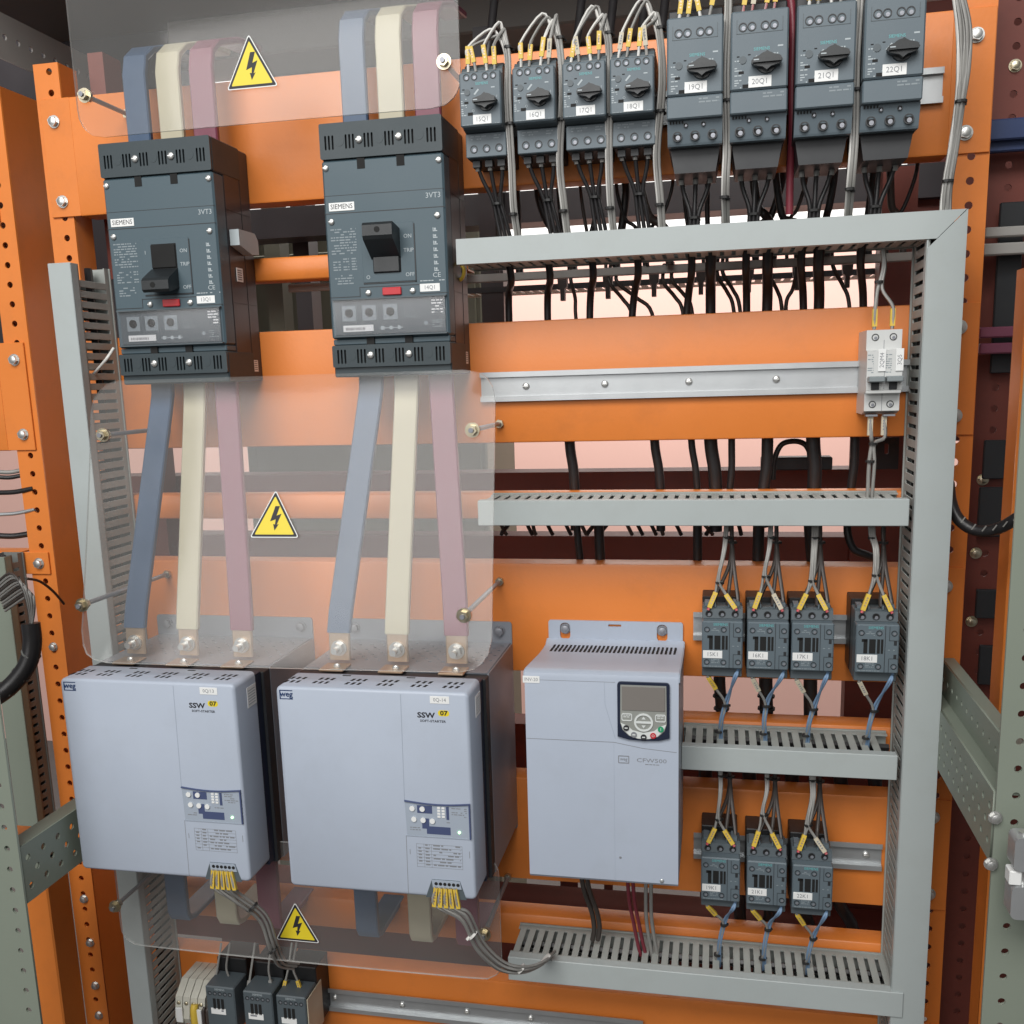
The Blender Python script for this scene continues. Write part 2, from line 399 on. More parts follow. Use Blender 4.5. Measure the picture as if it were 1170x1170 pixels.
def hexbolt(parent, x, y, z, r=6.0, mat='bolt', name='bolt'):
    if (r, mat) not in _hex:
        m = MB(); m.cyl((0, 0, 0), (0, -1.3, 0), r*1.25, n=18); m.cyl((0, -1.3, 0), (0, -r*0.95, 0), r, n=6); m.dome((0, -r*0.95, 0), (0, -1, 0), r*0.8, r*0.14, 12, 2)
        o = m.build(name, mat, parent, (x, y, z), True, 30); _hex[(r, mat)] = o; return o
    return again(_hex[(r, mat)], parent, (x, y, z))

# ================================================================== the setting
def struct(name, m, mat): return tag(m.build(name, mat), None, None, kind='structure')
ZW = at(800, 288, 2600).z
struct('wall', MB().box(-2600, 3600, 2600, 2680, -1500, ZW), 'pinkwall')
struct('upper_wall', MB().box(-2600, 3600, 2590, 2680, ZW+1, 2600), 'whitewall')
struct('floor', MB().box(-2600, 3600, -4200, 2600, -1560, -1500), 'concrete')
struct('cabinet_roof', MB().box(-260, 1420, -60, 700, 655, 660), 'frame_grey')
struct('cabinet_back', MB().box(-20, 1120, 702, 706, 470, 660), 'frame_mid')

# ------------------------------------------------------------------ orange frame
def post(label, x0, x1, z0, z1, hx, hz, depth=38, mat='orange', y=3, hr=4.2, side_holes=False, group=None):
    """folded channel: perforated front face and two side flanges"""
    zc = (z0+z1)/2
    t = thing('frame_post', label, 'post', ((x0+x1)/2, y, z0), group); cx_ = (x0+x1)/2
    holes = [circ(hx-cx_, z-z0, hr, 12) for z in hz if z0+8 < z < z1-8]
    obj('front_face', flat([(x0-cx_, 0), (x1-cx_, 0), (x1-cx_, z1-z0), (x0-cx_, z1-z0)], holes, 2.5, XZ(1.25)), mat, t)
    for sx in (x0-cx_+1.25, x1-cx_-1.25):
        sh = [circ(depth*0.55, z-z0, hr, 12) for z in hz if z0+8 < z < z1-8] if side_holes else []
        obj('side_flange', flat([(2.6, 0), (depth, 0), (depth, z1-z0), (2.6, z1-z0)], sh, 2.5, YZ(sx)), mat, t)
    return t
hz_l = [472-25*i for i in range(60)]
hz_r = [295+25*5-25*i for i in range(60)]
post('left orange perforated post behind the grey slotted duct', 2, 37, -960, 482, 24, hz_l)
post('right orange perforated post behind the tall grey duct', 1094, 1129, -960, 520, 1111, hz_r)
nb_post = post('orange perforated post of the neighbouring bay at the left edge', -88, -50, -960, 462, -68, [462-25*i+6 for i in range(60)], 78)
post('orange perforated post of the neighbouring bay at the right edge', at(1143, 785, -40).x, at(1156, 785, -40).x, -960, at(1163, 305, -40).z, 1226, [], 40, y=-40)
inner_post = post('dark red inner post with bolts right of the orange post', 1150, 1200, -960, 520, 1172, [500-25*i for i in range(60)], 30, 'shaded_red', y=95, hr=4.2)

def crossbar(label, x0, x1, z0, z1, bolts, depth=32, group=None, mat='orange', y=0):
    t = thing('crossbar', label, 'crossbar', ((x0+x1)/2, y, z0), group); w = (x1-x0)/2; h = z1-z0
    # folded sheet profile with rounded folds
    pr = [(depth, 0), (3, 0), (0.8, 0.8), (0, 3), (0, h-3), (0.8, h-0.8), (3, h), (depth, h), (depth, h-2.2), (3.2, h-2.2), (2.4, h-3.4), (2.4, 3.4), (3.2, 2.2), (depth, 2.2)]
    # flanges stop short of the posts, the face plate runs over them
    m = MB(); m.prism(pr, 'x', -w+42, w-42); m.build('channel', mat, t, smooth=True, angle=50)
    for s in (-1, 1):
        MB().box(s*(w-42), s*w, 0, 2.4, 0.5, h-0.5, 0.5).build('end_plate', mat, t)
    for bx, bz in bolts: hexbolt(t, bx-(x0+x1)/2, 0, bz-z0, 6.2)
    return t
G = 'wide orange crossbars'
crossbar('topmost wide orange crossbar carrying the row of motor breakers', 8, 1128, 297, 440, [(26, 412), (26, 316), (1109, 413), (1103, 318)], group=G)
crossbar('wide orange crossbar with the empty DIN rail and white breaker', 8, 1128, 0, 144, [(24, 120), (24, 22), (1108, 118), (1108, 22)], group=G)
crossbar('wide orange crossbar behind the upper row of four contactors', 8, 1128, -290, -150, [(24, -172), (24, -268), (1108, -172), (1108, -268)], group=G)
crossbar('wide orange crossbar behind the lower row of three contactors', 8, 1128, -578, -434, [(24, -456), (24, -556), (1108, -456), (1108, -556)], group=G)
crossbar('lowest wide orange crossbar below the bottom slotted duct', 8, 1128, -882, -733, [(24, -756), (1108, -756)], group=G)
G2 = 'neighbouring bay crossbars'
crossbar('orange crossbar end bolted to the left edge post, uppermost', -420, -70, 297, 440, [(-84, 412), (-79, 318)], group=G2, y=0)
crossbar('orange crossbar end bolted to the left edge post at mid height', -420, -57, 0, 144, [(-72, 121), (-72, 22)], group=G2, y=0)
crossbar('orange bracket bolted low on the left edge post', -420, -57, -172, -140, [(-72, -156)], group=G2, y=0)
def slim(label, x0, x1, z0, z1, y=2):
    return tag(MB().prism([(30, 0), (2, 0), (0, 2), (0, z1-z0-2), (2, z1-z0), (30, z1-z0), (30, z1-z0-2), (2.5, z1-z0-2.5), (2.5, 2.5), (30, 2)], 'x', x0, x1).build('slim_crossbar', 'orange', None, (0, y, z0), True, 50), label, 'crossbar', 'slim orange crossbars')
slim('slim orange crossbar between the two large breakers', 150, 556, 205, 233)
slim('slim orange crossbar behind the middle grey duct', 40, 1090, -94, -62)
slim('slim orange crossbar behind the short grey duct under the contactors', 620, 1090, -380, -345)
slim('slim orange crossbar behind the bottom slotted duct', 40, 1090, -676, -630)
for px, py in ((61, 739), (96, 1027), (103, 1077), (109, 1126), (113, 1160)):
    p = at(px, py, 2); hexbolt(nb_post, p.x+69, 0, p.z+960, 5.2)
for px, py in ((1160, 75), (1123, 548), (1115, 632), (1110, 710), (1104, 788)):
    p = at(px, py, 94); hexbolt(inner_post, p.x-1175, 0, p.z+960, 5.6, 'brass')

# ------------------------------------------------------------------ rear frame seen through the gaps, its shade put into the dark colours
def rear_bar(label, pxa, pya, pxb, pyb, Y, h, dep=40, mat='shaded_red', name='rear_beam', cat='beam'):
    a = at(pxa, pya, Y); b = at(pxb, pyb, Y); zt = (a.z+b.z)/2
    t = thing(name, label, cat, ((a.x+b.x)/2, Y, zt-h)); w = (b.x-a.x)/2
    m = MB().prism([(0, 0), (dep, 0), (dep, 3), (3, 3), (3, h-3), (dep, h-3), (dep, h), (0, h)], 'x', -w, w).build('channel', mat, t)
    return t
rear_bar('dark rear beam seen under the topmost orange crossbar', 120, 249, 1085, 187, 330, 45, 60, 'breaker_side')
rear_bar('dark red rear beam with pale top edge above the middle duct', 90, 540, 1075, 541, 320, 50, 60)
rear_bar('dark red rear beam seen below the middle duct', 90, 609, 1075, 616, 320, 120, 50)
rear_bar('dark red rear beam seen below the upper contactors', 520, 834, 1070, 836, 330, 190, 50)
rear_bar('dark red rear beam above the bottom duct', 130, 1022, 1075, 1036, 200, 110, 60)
def rear_post(label, px, py0, py1, Y, w, mat='shaded_red', dep=40):
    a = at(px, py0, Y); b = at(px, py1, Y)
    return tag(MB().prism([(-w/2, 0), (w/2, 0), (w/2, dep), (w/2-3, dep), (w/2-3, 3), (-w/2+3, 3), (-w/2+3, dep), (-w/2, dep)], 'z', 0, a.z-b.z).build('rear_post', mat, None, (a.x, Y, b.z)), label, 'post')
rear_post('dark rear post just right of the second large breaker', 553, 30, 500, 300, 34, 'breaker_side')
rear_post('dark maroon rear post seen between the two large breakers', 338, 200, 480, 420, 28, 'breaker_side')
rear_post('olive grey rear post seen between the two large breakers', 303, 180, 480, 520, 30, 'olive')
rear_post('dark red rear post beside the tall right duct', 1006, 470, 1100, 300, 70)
rear_post('rear red post left of the first large breaker', 108, 60, 320, 60, 22, 'shaded_red')
rear_post('dark red rear post at the left of the middle plastic sheet', 172, 480, 660, 260, 22, 'shaded_red')
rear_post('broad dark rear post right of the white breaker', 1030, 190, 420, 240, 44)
# olive cabinet standing behind
a = at(262, 262, 900); b = at(566, 800, 900)
t = thing('rear_cabinet', 'olive grey cabinet standing behind the frame', 'cabinet', ((a.x+b.x)/2, 900, -1400))
w = (b.x-a.x)/2
MB().box(-w, w, 0, 300, 0, a.z+1400, 4).build('body', 'olive', t)
MB().box(-w+25, w-190, -6, 0, 60, a.z+1340, 2).build('door', 'olive', t)
MB().box(w-180, w-12, -6, 0, 60, a.z+1340, 2).build('door', 'olive', t)
# dark equipment panel closing the lower rear
a = at(560, 1016, 420)
t = thing('equipment_cabinet', 'dark maroon equipment panel low at the back of the frame', 'panel', (600, 430, -1400))
MB().box(-700, 560, 0, 8, 0, at(700, 1022, 430).z+1400, 1).build('plate', 'shaded_red', t)
MB().box(-250, 560, -8, -1, at(700, 905, 430).z+1400, at(700, 838, 430).z+1400, 1).build('plate', 'breaker_side', t)
MB().box(330, 560, -8, -1, at(700, 1010, 430).z+1400, at(700, 905, 430).z+1390, 1).build('plate', 'breaker_side', t)
for i, (pxa, pxb) in enumerate(((640, 660), (690, 700), (800, 980))):
    pa = at(pxa, 1000, 425); pb = at(pxb, 1000, 425)
    MB().box(pa.x-600, pb.x-600, -6, -1, at(700, 1030, 425).z+1400, at(700, 960, 425).z+1400, 1).build('cover_plate', 'shaded_red', t)
# dark sheets added behind the posts so the neighbouring bays look dark
tag(MB().box(-900, 0, 420, 424, 40, 900, 1).build('dark_backing', 'breaker_side'), 'added dark sheet behind the upper left posts', 'panel')
tag(MB().box(1105, 1500, 348, 352, -30, 560, 1).build('dark_backing', 'shaded_red'), 'added dark red sheet behind the upper right posts', 'panel')
tag(MB().box(1105, 1500, 349, 353, -960, -140, 1).build('dark_backing', 'shaded_red'), 'added dark red sheet behind the lower right posts', 'panel')
# small dark box behind the cables
a = at(870, 523, 150); b = at(951, 537, 150)
tag(MB().box(a.x, b.x, 150, 178, b.z, a.z, 1.5).build('rear_tray', 'device_back'), 'small dark tray behind the cables above the middle duct', 'tray')
a = at(1000, 500, 190); b = at(1026, 536, 190)
t = thing('rear_plate', 'dark slotted plate beside the tall duct above the middle duct', 'plate', (a.x, 190, b.z))
obj('plate', flat([(0, 0), (b.x-a.x, 0), (b.x-a.x, a.z-b.z), (0, a.z-b.z)], [rrect(12, 17, 20, 34, 2)], 2, XZ(0)), 'device_back', t)
a = at(858, 602, 160); b = at(960, 608, 160)

# ------------------------------------------------------------------ grey slotted ducts
def duct(label, axis, u0, u1, v0, v1, side, y=0, dep=82, pitch=12.5, slot=4.3, miter=None, mats=('duct', 'ductwall'), group='grey slotted cable ducts', solid=False):
    """u along the run, v across; side = +1/-1 the wall whose fingers show. Fingers are single pieces."""
    L = u1-u0; W = v1-v0
    O = (u0, y, v0) if axis == 'x' else (v0, y, u0)
    t = thing('cable_duct', label, 'cable duct', O, group)
    def Q(m, ua, ub, ya, yb, va, vb, ch=0.0):
        if axis == 'x': m.box(ua, ub, ya, yb, va, vb, ch)
        else: m.box(va, vb, ya, yb, ua, ub, ch)
        return m
    Q(MB(), 0, L, -2, 0, 0.2, W-0.2).build('base', mats[1], t)
    # lid: front plate with two lips
    if miter is None:
        m = Q(MB(), 0, L, -dep, -dep+2, 0, W, 0.7)
    else:
        m = MB()
        poly = miter
        m.prism(poly, 'y', -dep, -dep+2)
    m.build('lid', mats[0], t)
    lip = MB(); Q(lip, 0.5, L-0.5, -dep+2, -dep+13, 0, 1.6); Q(lip, 0.5, L-0.5, -dep+2, -dep+13, W-1.6, W)
    lip.build('lid_lip', mats[0], t)
    ic = MB()
    for k in range(5 if dep > 60 else 2):
        yy = -14-k*10; vv = W*(0.3+0.4*((k*7) % 3)/2); mid_ = (L*0.5, yy-3, vv+2) if axis == 'x' else (vv+2, yy-3, L*0.5)
        ic.tube([(2, yy, vv), mid_, (L-2, yy, vv)] if axis == 'x' else [(vv, yy, 2), mid_, (vv, yy, L-2)], 4.6, 6, 3)
    ic.build('inner_cables', 'cable_black', t, smooth=True)
    for sd in (1, -1):
        va, vb = (W-3.6, W-1.9) if sd > 0 else (1.9, 3.6)
        strip = MB(); Q(strip, 0, L, -11, -2, va, vb); Q(strip, 0, L, -dep+4, -dep+18, va, vb)
        strip.build('wall_strip', mats[1], t)
        n = int((L-6)/pitch); f0 = Q(MB(), 0, pitch-slot, -dep+17, -10, va+0.05, vb-0.05, 0.4)
        if sd == side:
            src = f0.build('finger', mats[1], t, (3, 0, 0) if axis == 'x' else (0, 0, 3))
            for i in range(1, n): again(src, t, (3+i*pitch, 0, 0) if axis == 'x' else (0, 0, 3+i*pitch))
        else:
            m = MB()
            if solid: Q(m, 0, L, -dep+17, -10, va+0.05, vb-0.05)
            else:
              for i in range(n): Q(m, 3+i*pitch, 3+i*pitch+pitch-slot, -dep+17, -10, va+0.05, vb-0.05)
            m.build('far_wall', mats[1], t)
    return t
MT = duct('grey slotted duct running under the motor breakers to the mitred corner', 'x', 564, 1091, 203, 230, -1, miter=[(0, 0), (500, 0), (527, 27), (0, 27)])
duct('tall grey slotted duct at the right with mitred top corner', 'z', -950, 230, 1055, 1092, -1, y=-0.6, miter=[(0.6, 0), (37, 0), (37, 1180), (0.6, 1144)])
duct('grey slotted duct across the middle ending at the tall duct', 'x', 578, 1050, -90, -61, 1)
duct('short grey slotted duct between the two contactor rows', 'x', 812, 1050, -378, -349, 1)
duct('bottom grey slotted duct overlapping the tall right duct', 'x', 597, 1068, -671, -639, 1, y=-3)
duct('tall grey slotted duct left of the first large breaker', 'z', -950, 230, 53, 84, 1, y=-1)
# neighbouring ducts
a = at(9, 655, -38)
duct('dark slotted duct of the neighbouring bay at the left edge', 'z', -950, -140, a.x-34, a.x, 1, mats=('frame_green', 'ductdark'), group='neighbouring ducts', y=-2, dep=40, solid=True)
# thin grey rail and the slotted wall of a rear duct seen from below in the upper gap
tag(MB().box(300, 1085, 58, 64, 196, 206, 1).build('thin_rail', 'frame_mid'), 'thin grey flat rail seen just below the upper duct', 'rail')
t = thing('cable_duct', 'rear slotted duct wall seen from below through the upper gap', 'cable duct', (300, 300, 205))
MB().box(0, 780, -3, 0, -1, 7).build('front_lip', 'device_back', t)
MB().box(0, 780, 64, 84, 0, 2).build('rear_strip', 'pale_marker', t)
src = MB().box(0, 9, 0, 64, 0, 1.8).build('finger', 'pale_marker', t, (2, 0, 0))
for i in range(1, 57): again(src, t, (2+i*13.6, 0, 0))
for k in range(7):
    x = 640+k*62
    tag(MB().prism([(-7, 0), (-6, -16), (-3, -19), (-3, -34), (3, -34), (3, -19), (6, -16), (7, 0)], 'y', -6, 6).build('cable_gland', 'wire_dark', None, (x, 200, 214)), f'{["first", "second", "third", "fourth", "fifth", "sixth", "seventh"][k]} dark cable gland hanging behind the upper duct, counted from the left', 'gland', 'cable glands behind the upper duct')

# ------------------------------------------------------------------ DIN rails
def rail(label, x0, x1, z, holes=True, screws=()):
    t = thing('din_rail', label, 'rail', ((x0+x1)/2, 0, z), 'steel DIN rails'); w = (x1-x0)/2
    pr = [(0, -12.5), (-6.5, -12.5), (-7.5, -17.5), (-8.5, -17.5), (-7.5, -11.5), (-1.2, -11.5), (-1.2, 11.5), (-7.5, 11.5), (-8.5, 17.5), (-7.5, 17.5), (-6.5, 12.5), (0, 12.5)]
    pr = [(0, -12.5), (-6.3, -12.5), (-6.3, -17.5), (-7.6, -17.5), (-7.6, -11.3), (-1.3, -11.3), (-1.3, 11.3), (-7.6, 11.3), (-7.6, 17.5), (-6.3, 17.5), (-6.3, 12.5), (0, 12.5)]
    MB().prism(pr, 'x', -w, w).build('profile', 'zinc', t)
    for sx in screws: screw(t, sx-(x0+x1)/2, -1.3, 0, 4.2)
    return t
rail('steel DIN rail behind the row of motor breakers', 572, 1078, 366)
rail('long bare steel DIN rail left of the white breaker', 568, 1058, 67.5, screws=[at(px, py, -2).x for px, py in ((601, 440), (691, 438), (787, 435), (887, 431))])
rail('steel DIN rail behind the upper contactors', 823, 1046, -224)
rail('steel DIN rail behind the lower contactors', 825, 1051, -510, screws=[1033])
rail('steel DIN rail at the bottom edge beside the black relays', 300, 760, -783, screws=[at(px, py, -2).x for px, py in ((382, 1134), (459, 1141), (533, 1148), (606, 1155))])

# ================================================================== large moulded-case breakers
def slots3(xc, z0, z1): return [rrect(xc+d-1.1, xc+d+1.1, z0, z1, 1.0, 2) for d in (-4.2, 0, 4.2)]
def mccb(label, cx_, z0, on, tagtxt):
    t = thing('circuit_breaker', label, 'breaker', (cx_, 0, z0), 'large moulded-case breakers')
    W = 70
    MB().box(-W+0.6, W-0.6, -66, 0, 1, 273, 1.5).build('rear_body', 'breaker_side', t)
    fc = MB().box(-W, W, -92, -66.2, 43, 236, 2.2).build('front_cover', 'slate', t)
    MB().box(-W+0.8, W-0.8, -90, -66.2, 36, 42.6, 1).build('lower_strip', 'slate', t)
    for zz, n in ((236.3, 'top_terminal_cover'), (0, 'bottom_terminal_cover')):
        h = 37.7 if zz > 100 else 35.7
        c = MB().box(-W, W, -90, -22, zz, zz+h, 1.5).build(n, 'slate_cover', t)
        a, b = (zz+10, zz+25) if zz > 100 else (zz+15, zz+31)
        hs = []
        for f in (-0.84, -0.5, -0.19, 0.15, 0.47, 0.83): hs += slots3(f*W, a, b)
        obj('vent_plate', flat(rrect(-W, W, zz+(0.5 if zz > 100 else 11), zz+h, 2), hs, 3.4, XZ(-92)), 'slate_cover', c)
        MB().box(-W+6, W-6, -90.45, -90.2, a-2, b+2).build('vent_shadow_gap', 'hole', c)
        for f in (-0.34, 0.31): screw(t, f*W, -93.7, (a+b)/2+1, 4.0)
        for f in (-0.67, -0.02, 0.63): MB().cyl((f*W, -93.7, (a+b)/2+1), (f*W, -94.0, (a+b)/2+1), 5.4, n=18).build('knockout', 'slate_cover', c)
        for f in (-0.34, 0.31):
            MB().box(f*W-4.5, f*W+4.5, -92.4, -88, (225 if zz > 100 else 33.5), (236.2 if zz > 100 else 43.5)).build('cable_notch', 'hole', t)
    # seams
    sm = MB().box(-W+0.4, W-0.4, -92.25, -91.9, 179.2, 180.0)
    sm.box(-W+0.4, -33, -92.25, -91.9, 88.5, 89.3); sm.box(-33.5, -32.7, -92.25, -91.9, 88.5, 99); sm.box(-33, 38, -92.25, -91.9, 98.4, 99.2); sm.box(37.6, 38.4, -92.25, -91.9, 88.5, 99); sm.box(38, W-0.4, -92.25, -91.9, 88.5, 89.3)
    sm.box(-W+0.4, W-0.4, -92.2, -91.9, 198.3, 198.8)
    sm.build('seam', 'device_back', fc)
    for x, z in ((-65, 228), (65, 228), (-62, 171), (61, 171), (-23, 92.5), (29, 92.5)): screw(t, x, -92, z, 3.4)
    np_ = MB().box(-64, -34, -92.7, -92, 182, 191, 0.2).build('name_plate', 'tape', t); text(np_, 'SIEMENS', -49, -92.8, 186.5, 5.2, 'ink', sx=0.95)
    text(fc, '3VT3', 57, -92.2, 192, 5.6, 'print')
    # toggle field
    fr = MB()
    for a, b, c, d in ((-28, 34, 102, 103.2), (33, 34.2, 102, 164)): fr.box(a, b, -92.8, -92, c, d)
    fr.build('toggle_field_edge', 'device_back', fc)
    MB().box(-28, 33, -92.6, -92, 103.4, 166, 0.4).build('toggle_field', 'slate', fc)
    MB().box(-15, 17, -93.0, -92.5, 113, 160, 0.3).build('toggle_slot', 'hole', fc)
    if on:
        hd = MB().prism([(-92.8, 128), (-118, 146), (-120, 150), (-120, 161), (-117, 164), (-92.8, 160)], 'x', -17, 17).build('toggle_handle', 'knob', t)
        MB().box(-15, 16, -95.5, -92.9, 113.5, 131, 1).build('toggle_shutter', 'knob', t)
        MB().cyl((0, -120.3, 156), (0, -120.0, 156), 3.2, n=14).build('handle_hole', 'hole', hd)
    else:
        hd = MB().prism([(-92.8, 132), (-114, 120), (-117, 117), (-117, 107), (-114, 104), (-92.8, 110)], 'x', -17, 17).build('toggle_handle', 'knob', t)
        MB().box(-15, 16, -94.5, -92.9, 133, 159, 0.6).build('toggle_shutter', 'hole', t)
        MB().cyl((-3, -117.3, 112), (-3, -117.0, 112), 3.2, n=14).build('handle_hole', 'hole', hd)
    for s_, x, z in (('ON', 26, 151), ('TRIP', 26.5, 136), ('OFF', 27, 110), ('I', -23, 151), ('O', -22, 109)): text(fc, s_, x, -92.8, z, 4.2, 'print')
    m = MB(); dashes(m, -64, -34, 134, 163, -92, 2.3); dashes(m, -63, -54, 116, 131, -92, 2.3); dashes(m, -51, -44, 116, 131, -92, 2.3); dashes(m, -41, -35, 116, 131, -92, 2.3); dashes(m, -62, -40, 101, 113, -92, 2.3)
    m.build('fine_print', 'print_dim', fc)
    m = MB()
    for k in range(7):
        z = 158-k*7; m.box(55, 60, -92.15, -92, z-3.6, z-2.6); m.box(56.5, 58.5, -92.15, -92, z-2.2, z); m.box(55, 55.8, -92.15, -92, z-2.4, z+0.4)
    dashes(m, 38, 68, 100, 103, -92, 1.8)
    m.build('symbol_column', 'print', fc); text(fc, 'CE', 57.5, -92.2, 108, 5.0, 'print', sx=1.1)
    MB().box(-6, 16, -94.6, -92, 88.8, 97.2, 0.8).build('push_to_trip_button', 'red', t)
    # electronic trip unit behind a clear window
    tp = MB().box(-64, 66, -92.9, -92, 47, 84, 0.4).build('trip_unit', 'device_low', t)
    for x in (-47, -23, 2):
        MB().box(x-8.5, x+8.5, -93.5, -92.9, 62, 79, 0.3).build('dial_plate', 'print_dim', tp); MB().cyl((x, -95, 71), (x, -93.5, 71), 4.6, n=16).build('dial', 'hole', tp)
    st = MB().box(-55, -19, -93.4, -92.9, 50.5, 57.5).build('serial_sticker', 'tape', tp)
    m = MB(); 
    for k in range(16): m.box(-52+k*1.5, -52+k*1.5+random.uniform(0.4, 0.9), -93.5, -93.4, 52, 55)
    m.build('barcode', 'ink', st)
    m = MB(); m.box(-12, 16, -93.1, -92.9, 53, 53.8); m.cyl((2, -93.4, 53.4), (2, -92.9, 53.4), 2.2, n=12); m.box(-10, -6, -93.2, -92.9, 51.5, 55.5); m.box(10, 13, -93.2, -92.9, 51.5, 55.5); m.build('test_socket', 'print', tp)
    m = MB(); dashes(m, 50, 63, 66, 82, -92.9, 2.6); m.build('setting_table', 'tape', tp)
    m = MB(); dashes(m, 50, 62, 50, 60, -92.9, 1.8); m.cyl((43, -93.1, 57), (43, -92.9, 57), 2.4, n=12); m.box(18, 18.6, -93.1, -92.9, 64, 80); m.box(18, 32, -93.1, -92.9, 64, 64.6); m.box(24, 24.5, -93.1, -92.9, 64, 72)
    m.build('curve_print', 'print_dim', tp)
    MB().box(-65, 67, -97.4, -96.4, 46, 85, 0.3).build('clear_window', 'window', t)
    wf = MB(); wf.box(-66, 68, -97, -92, 85.1, 86.5); wf.box(-66, 68, -97, -92, 44.6, 45.9); wf.build('window_frame', 'device_low', t)
    tag_plate(t, tagtxt, 49, -92, 95, 23, 8.5, 4.4)
    # right flank: stickers, seams
    side = MB(); side.box(W-0.6, W-0.2, -66, -4, 92, 93); side.box(W-0.6, W-0.2, -66, -4, 198, 199); side.box(W-0.6, W-0.2, -26, -25, 1, 270); side.build('flank_seam', 'black', t)
    st = MB().box(W-0.6, W-0.2, -24, -12, 12, 26).build('flank_sticker', 'tape', t)
    m = MB(); [m.box(W-0.2, W-0.1, -22, -14, 14+k*2.4, 15+k*2.4) for k in range(5)]; m.build('sticker_print', 'ink_grey', st)
    return t
b1 = mccb('large grey breaker with toggle down, tagged 13Q1', 214, 83, False, '13Q1')
b2 = mccb('large grey breaker with toggle up, tagged 14Q1', 486, 84, True, '14Q1')
MB().prism([(-62, 176), (-20, 176), (-12, 168), (-12, 152), (-30, 150), (-62, 158)], 'x', 70.2, 82).build('auxiliary_connector', 'print', b1)
MB().box(70.0, 70.5, -52, -36, 118, 134).build('flank_sticker', 'tape', b1)
m = MB()
for k in range(5): m.box(70.5, 70.6, -50, -39, 120+k*2.6, 121.4+k*2.6)
m.build('sticker_print', 'ink_grey', b1)

# ================================================================== motor protection breakers
def knob(parent, x, y, z, r):
    k = MB(); k.cyl((x, y, z), (x, y-3, z), r*0.92, r*0.88, n=22)
    k.prism([(x-r*1.32, z-r*0.16), (x-r*1.05, z-r*0.36), (x-r*0.35, z-r*0.52), (x, z-r*0.78), (x+r*0.35, z-r*0.52), (x+r*1.1, z-r*0.34), (x+r*1.34, z), (x+r*1.1, z+r*0.34), (x+r*0.35, z+r*0.55), (x, z+r*0.80), (x-r*0.35, z+r*0.52), (x-r*1.05, z+r*0.30), (x-r*1.34, z+r*0.05)], 'y', y-10, y-3)
    k.prism([(x-r*1.2, z-r*0.20), (x+r*1.2, z-r*0.20), (x+r*1.2, z+r*0.20), (x-r*1.2, z+r*0.20)], 'y', y-13, y-10)
    o = k.build('rotary_knob', 'knob', parent)
    MB().box(x-r*1.15, x-r*0.7, y-13.25, y-13, z-0.5, z+0.6).build('knob_mark', 'print', o)
    return o
def face_bits(t, fc, y, k, w):
    """small print, dials and slits shared by the motor breakers (k = size factor)"""
    text(fc, 'SIEMENS', 2*k, y-0.1, 18*k, 2.6*k, 'teal')
    m = MB(); dashes(m, 11*k, 20*k, 17*k, 20*k, y, 2.2*k); dashes(m, -21*k, -15*k, -14*k, 10*k, y, 1.6*k, dens=0.5); dashes(m, 12*k, 16*k, 10*k, 14*k, y, 2*k)
    m.build('fine_print', 'print', fc)
    m = MB(); m.prism([(-7*k, 8*k), (-5.6*k, 7*k), (-1*k, 12*k), (-2.4*k, 13*k)], 'y', y-0.15, y); m.build('adjust_mark', 'print', fc)
    MB().cyl((-14*k, y-0.8, 10*k), (-14*k, y, 10*k), 3.2*k, n=16).build('current_dial', 'device_low', fc)
    m = MB()
    for a, b in ((-18*k, 13*k), (-8.5*k, 14*k)): m.box(a-1.3, a+1.3, y-0.2, y, b-0.5, b+0.5)
    m.box(-17.5*k, -13*k, y-0.2, y, -1.2*k, 1.0*k); m.box(-14*k, -8.5*k, y-0.2, y, -13*k, -10*k)
    m.build('face_slit', 'hole', fc)
    text(fc, 'I', 18*k, y-0.1, 4*k, 2.6*k, 'print'); text(fc, 'O', -8*k, y-0.1, -8.6*k, 2.6*k, 'print')
def small_mb():
    t = thing('motor_breaker', 'x', 'breaker', (0, 0, 0), 'small motor breakers')
    MB().box(-22, 22, -70, 0, -52, 44, 1.2).build('rear_body', 'device_back', t)
    MB().prism([(-70, -50), (-71.5, -50), (-72, -48), (-72, -26), (-84, -23.5), (-84, 34), (-80, 38), (-70, 38)], 'x', -22.3, 22.3).build('terminal_housing', 'device_low', t)
    fc = MB().box(-22.5, 22.5, -95, -82, -24, 30, 1.4).build('front_face', 'device', t)
    face_bits(t, fc, -95, 1.0, 22)
    for x in (-14.5, -6, 6, 14.5): terminal_screw(fc, x, -95, 25, 3.0)
    knob(t, 6.5, -95, -1, 9.8)
    lo = MB().box(-22.5, 22.5, -74.5, -66, -51, -26.4, 0.8).build('lower_face', 'device', t)
    for x in (-13.5, 0.5, 14.5): terminal_screw(lo, x, -74.5, -42.5, 3.6)
    m = MB(); dashes(m, -17, 18, -35, -29, -74.5, 2.2, dens=0.6); m.build('fine_print', 'print_dim', lo)
    m = MB(); dashes(m, -20, 20, -23.6, -21.8, -95, 1.4); m.build('edge_print', 'print_dim', fc)
    m = MB()
    for x in (-14, 0, 14): m.box(x-4, x+4, -64, -52, -59, -52)
    m.build('lower_clamp', 'device_back', t)
    return t
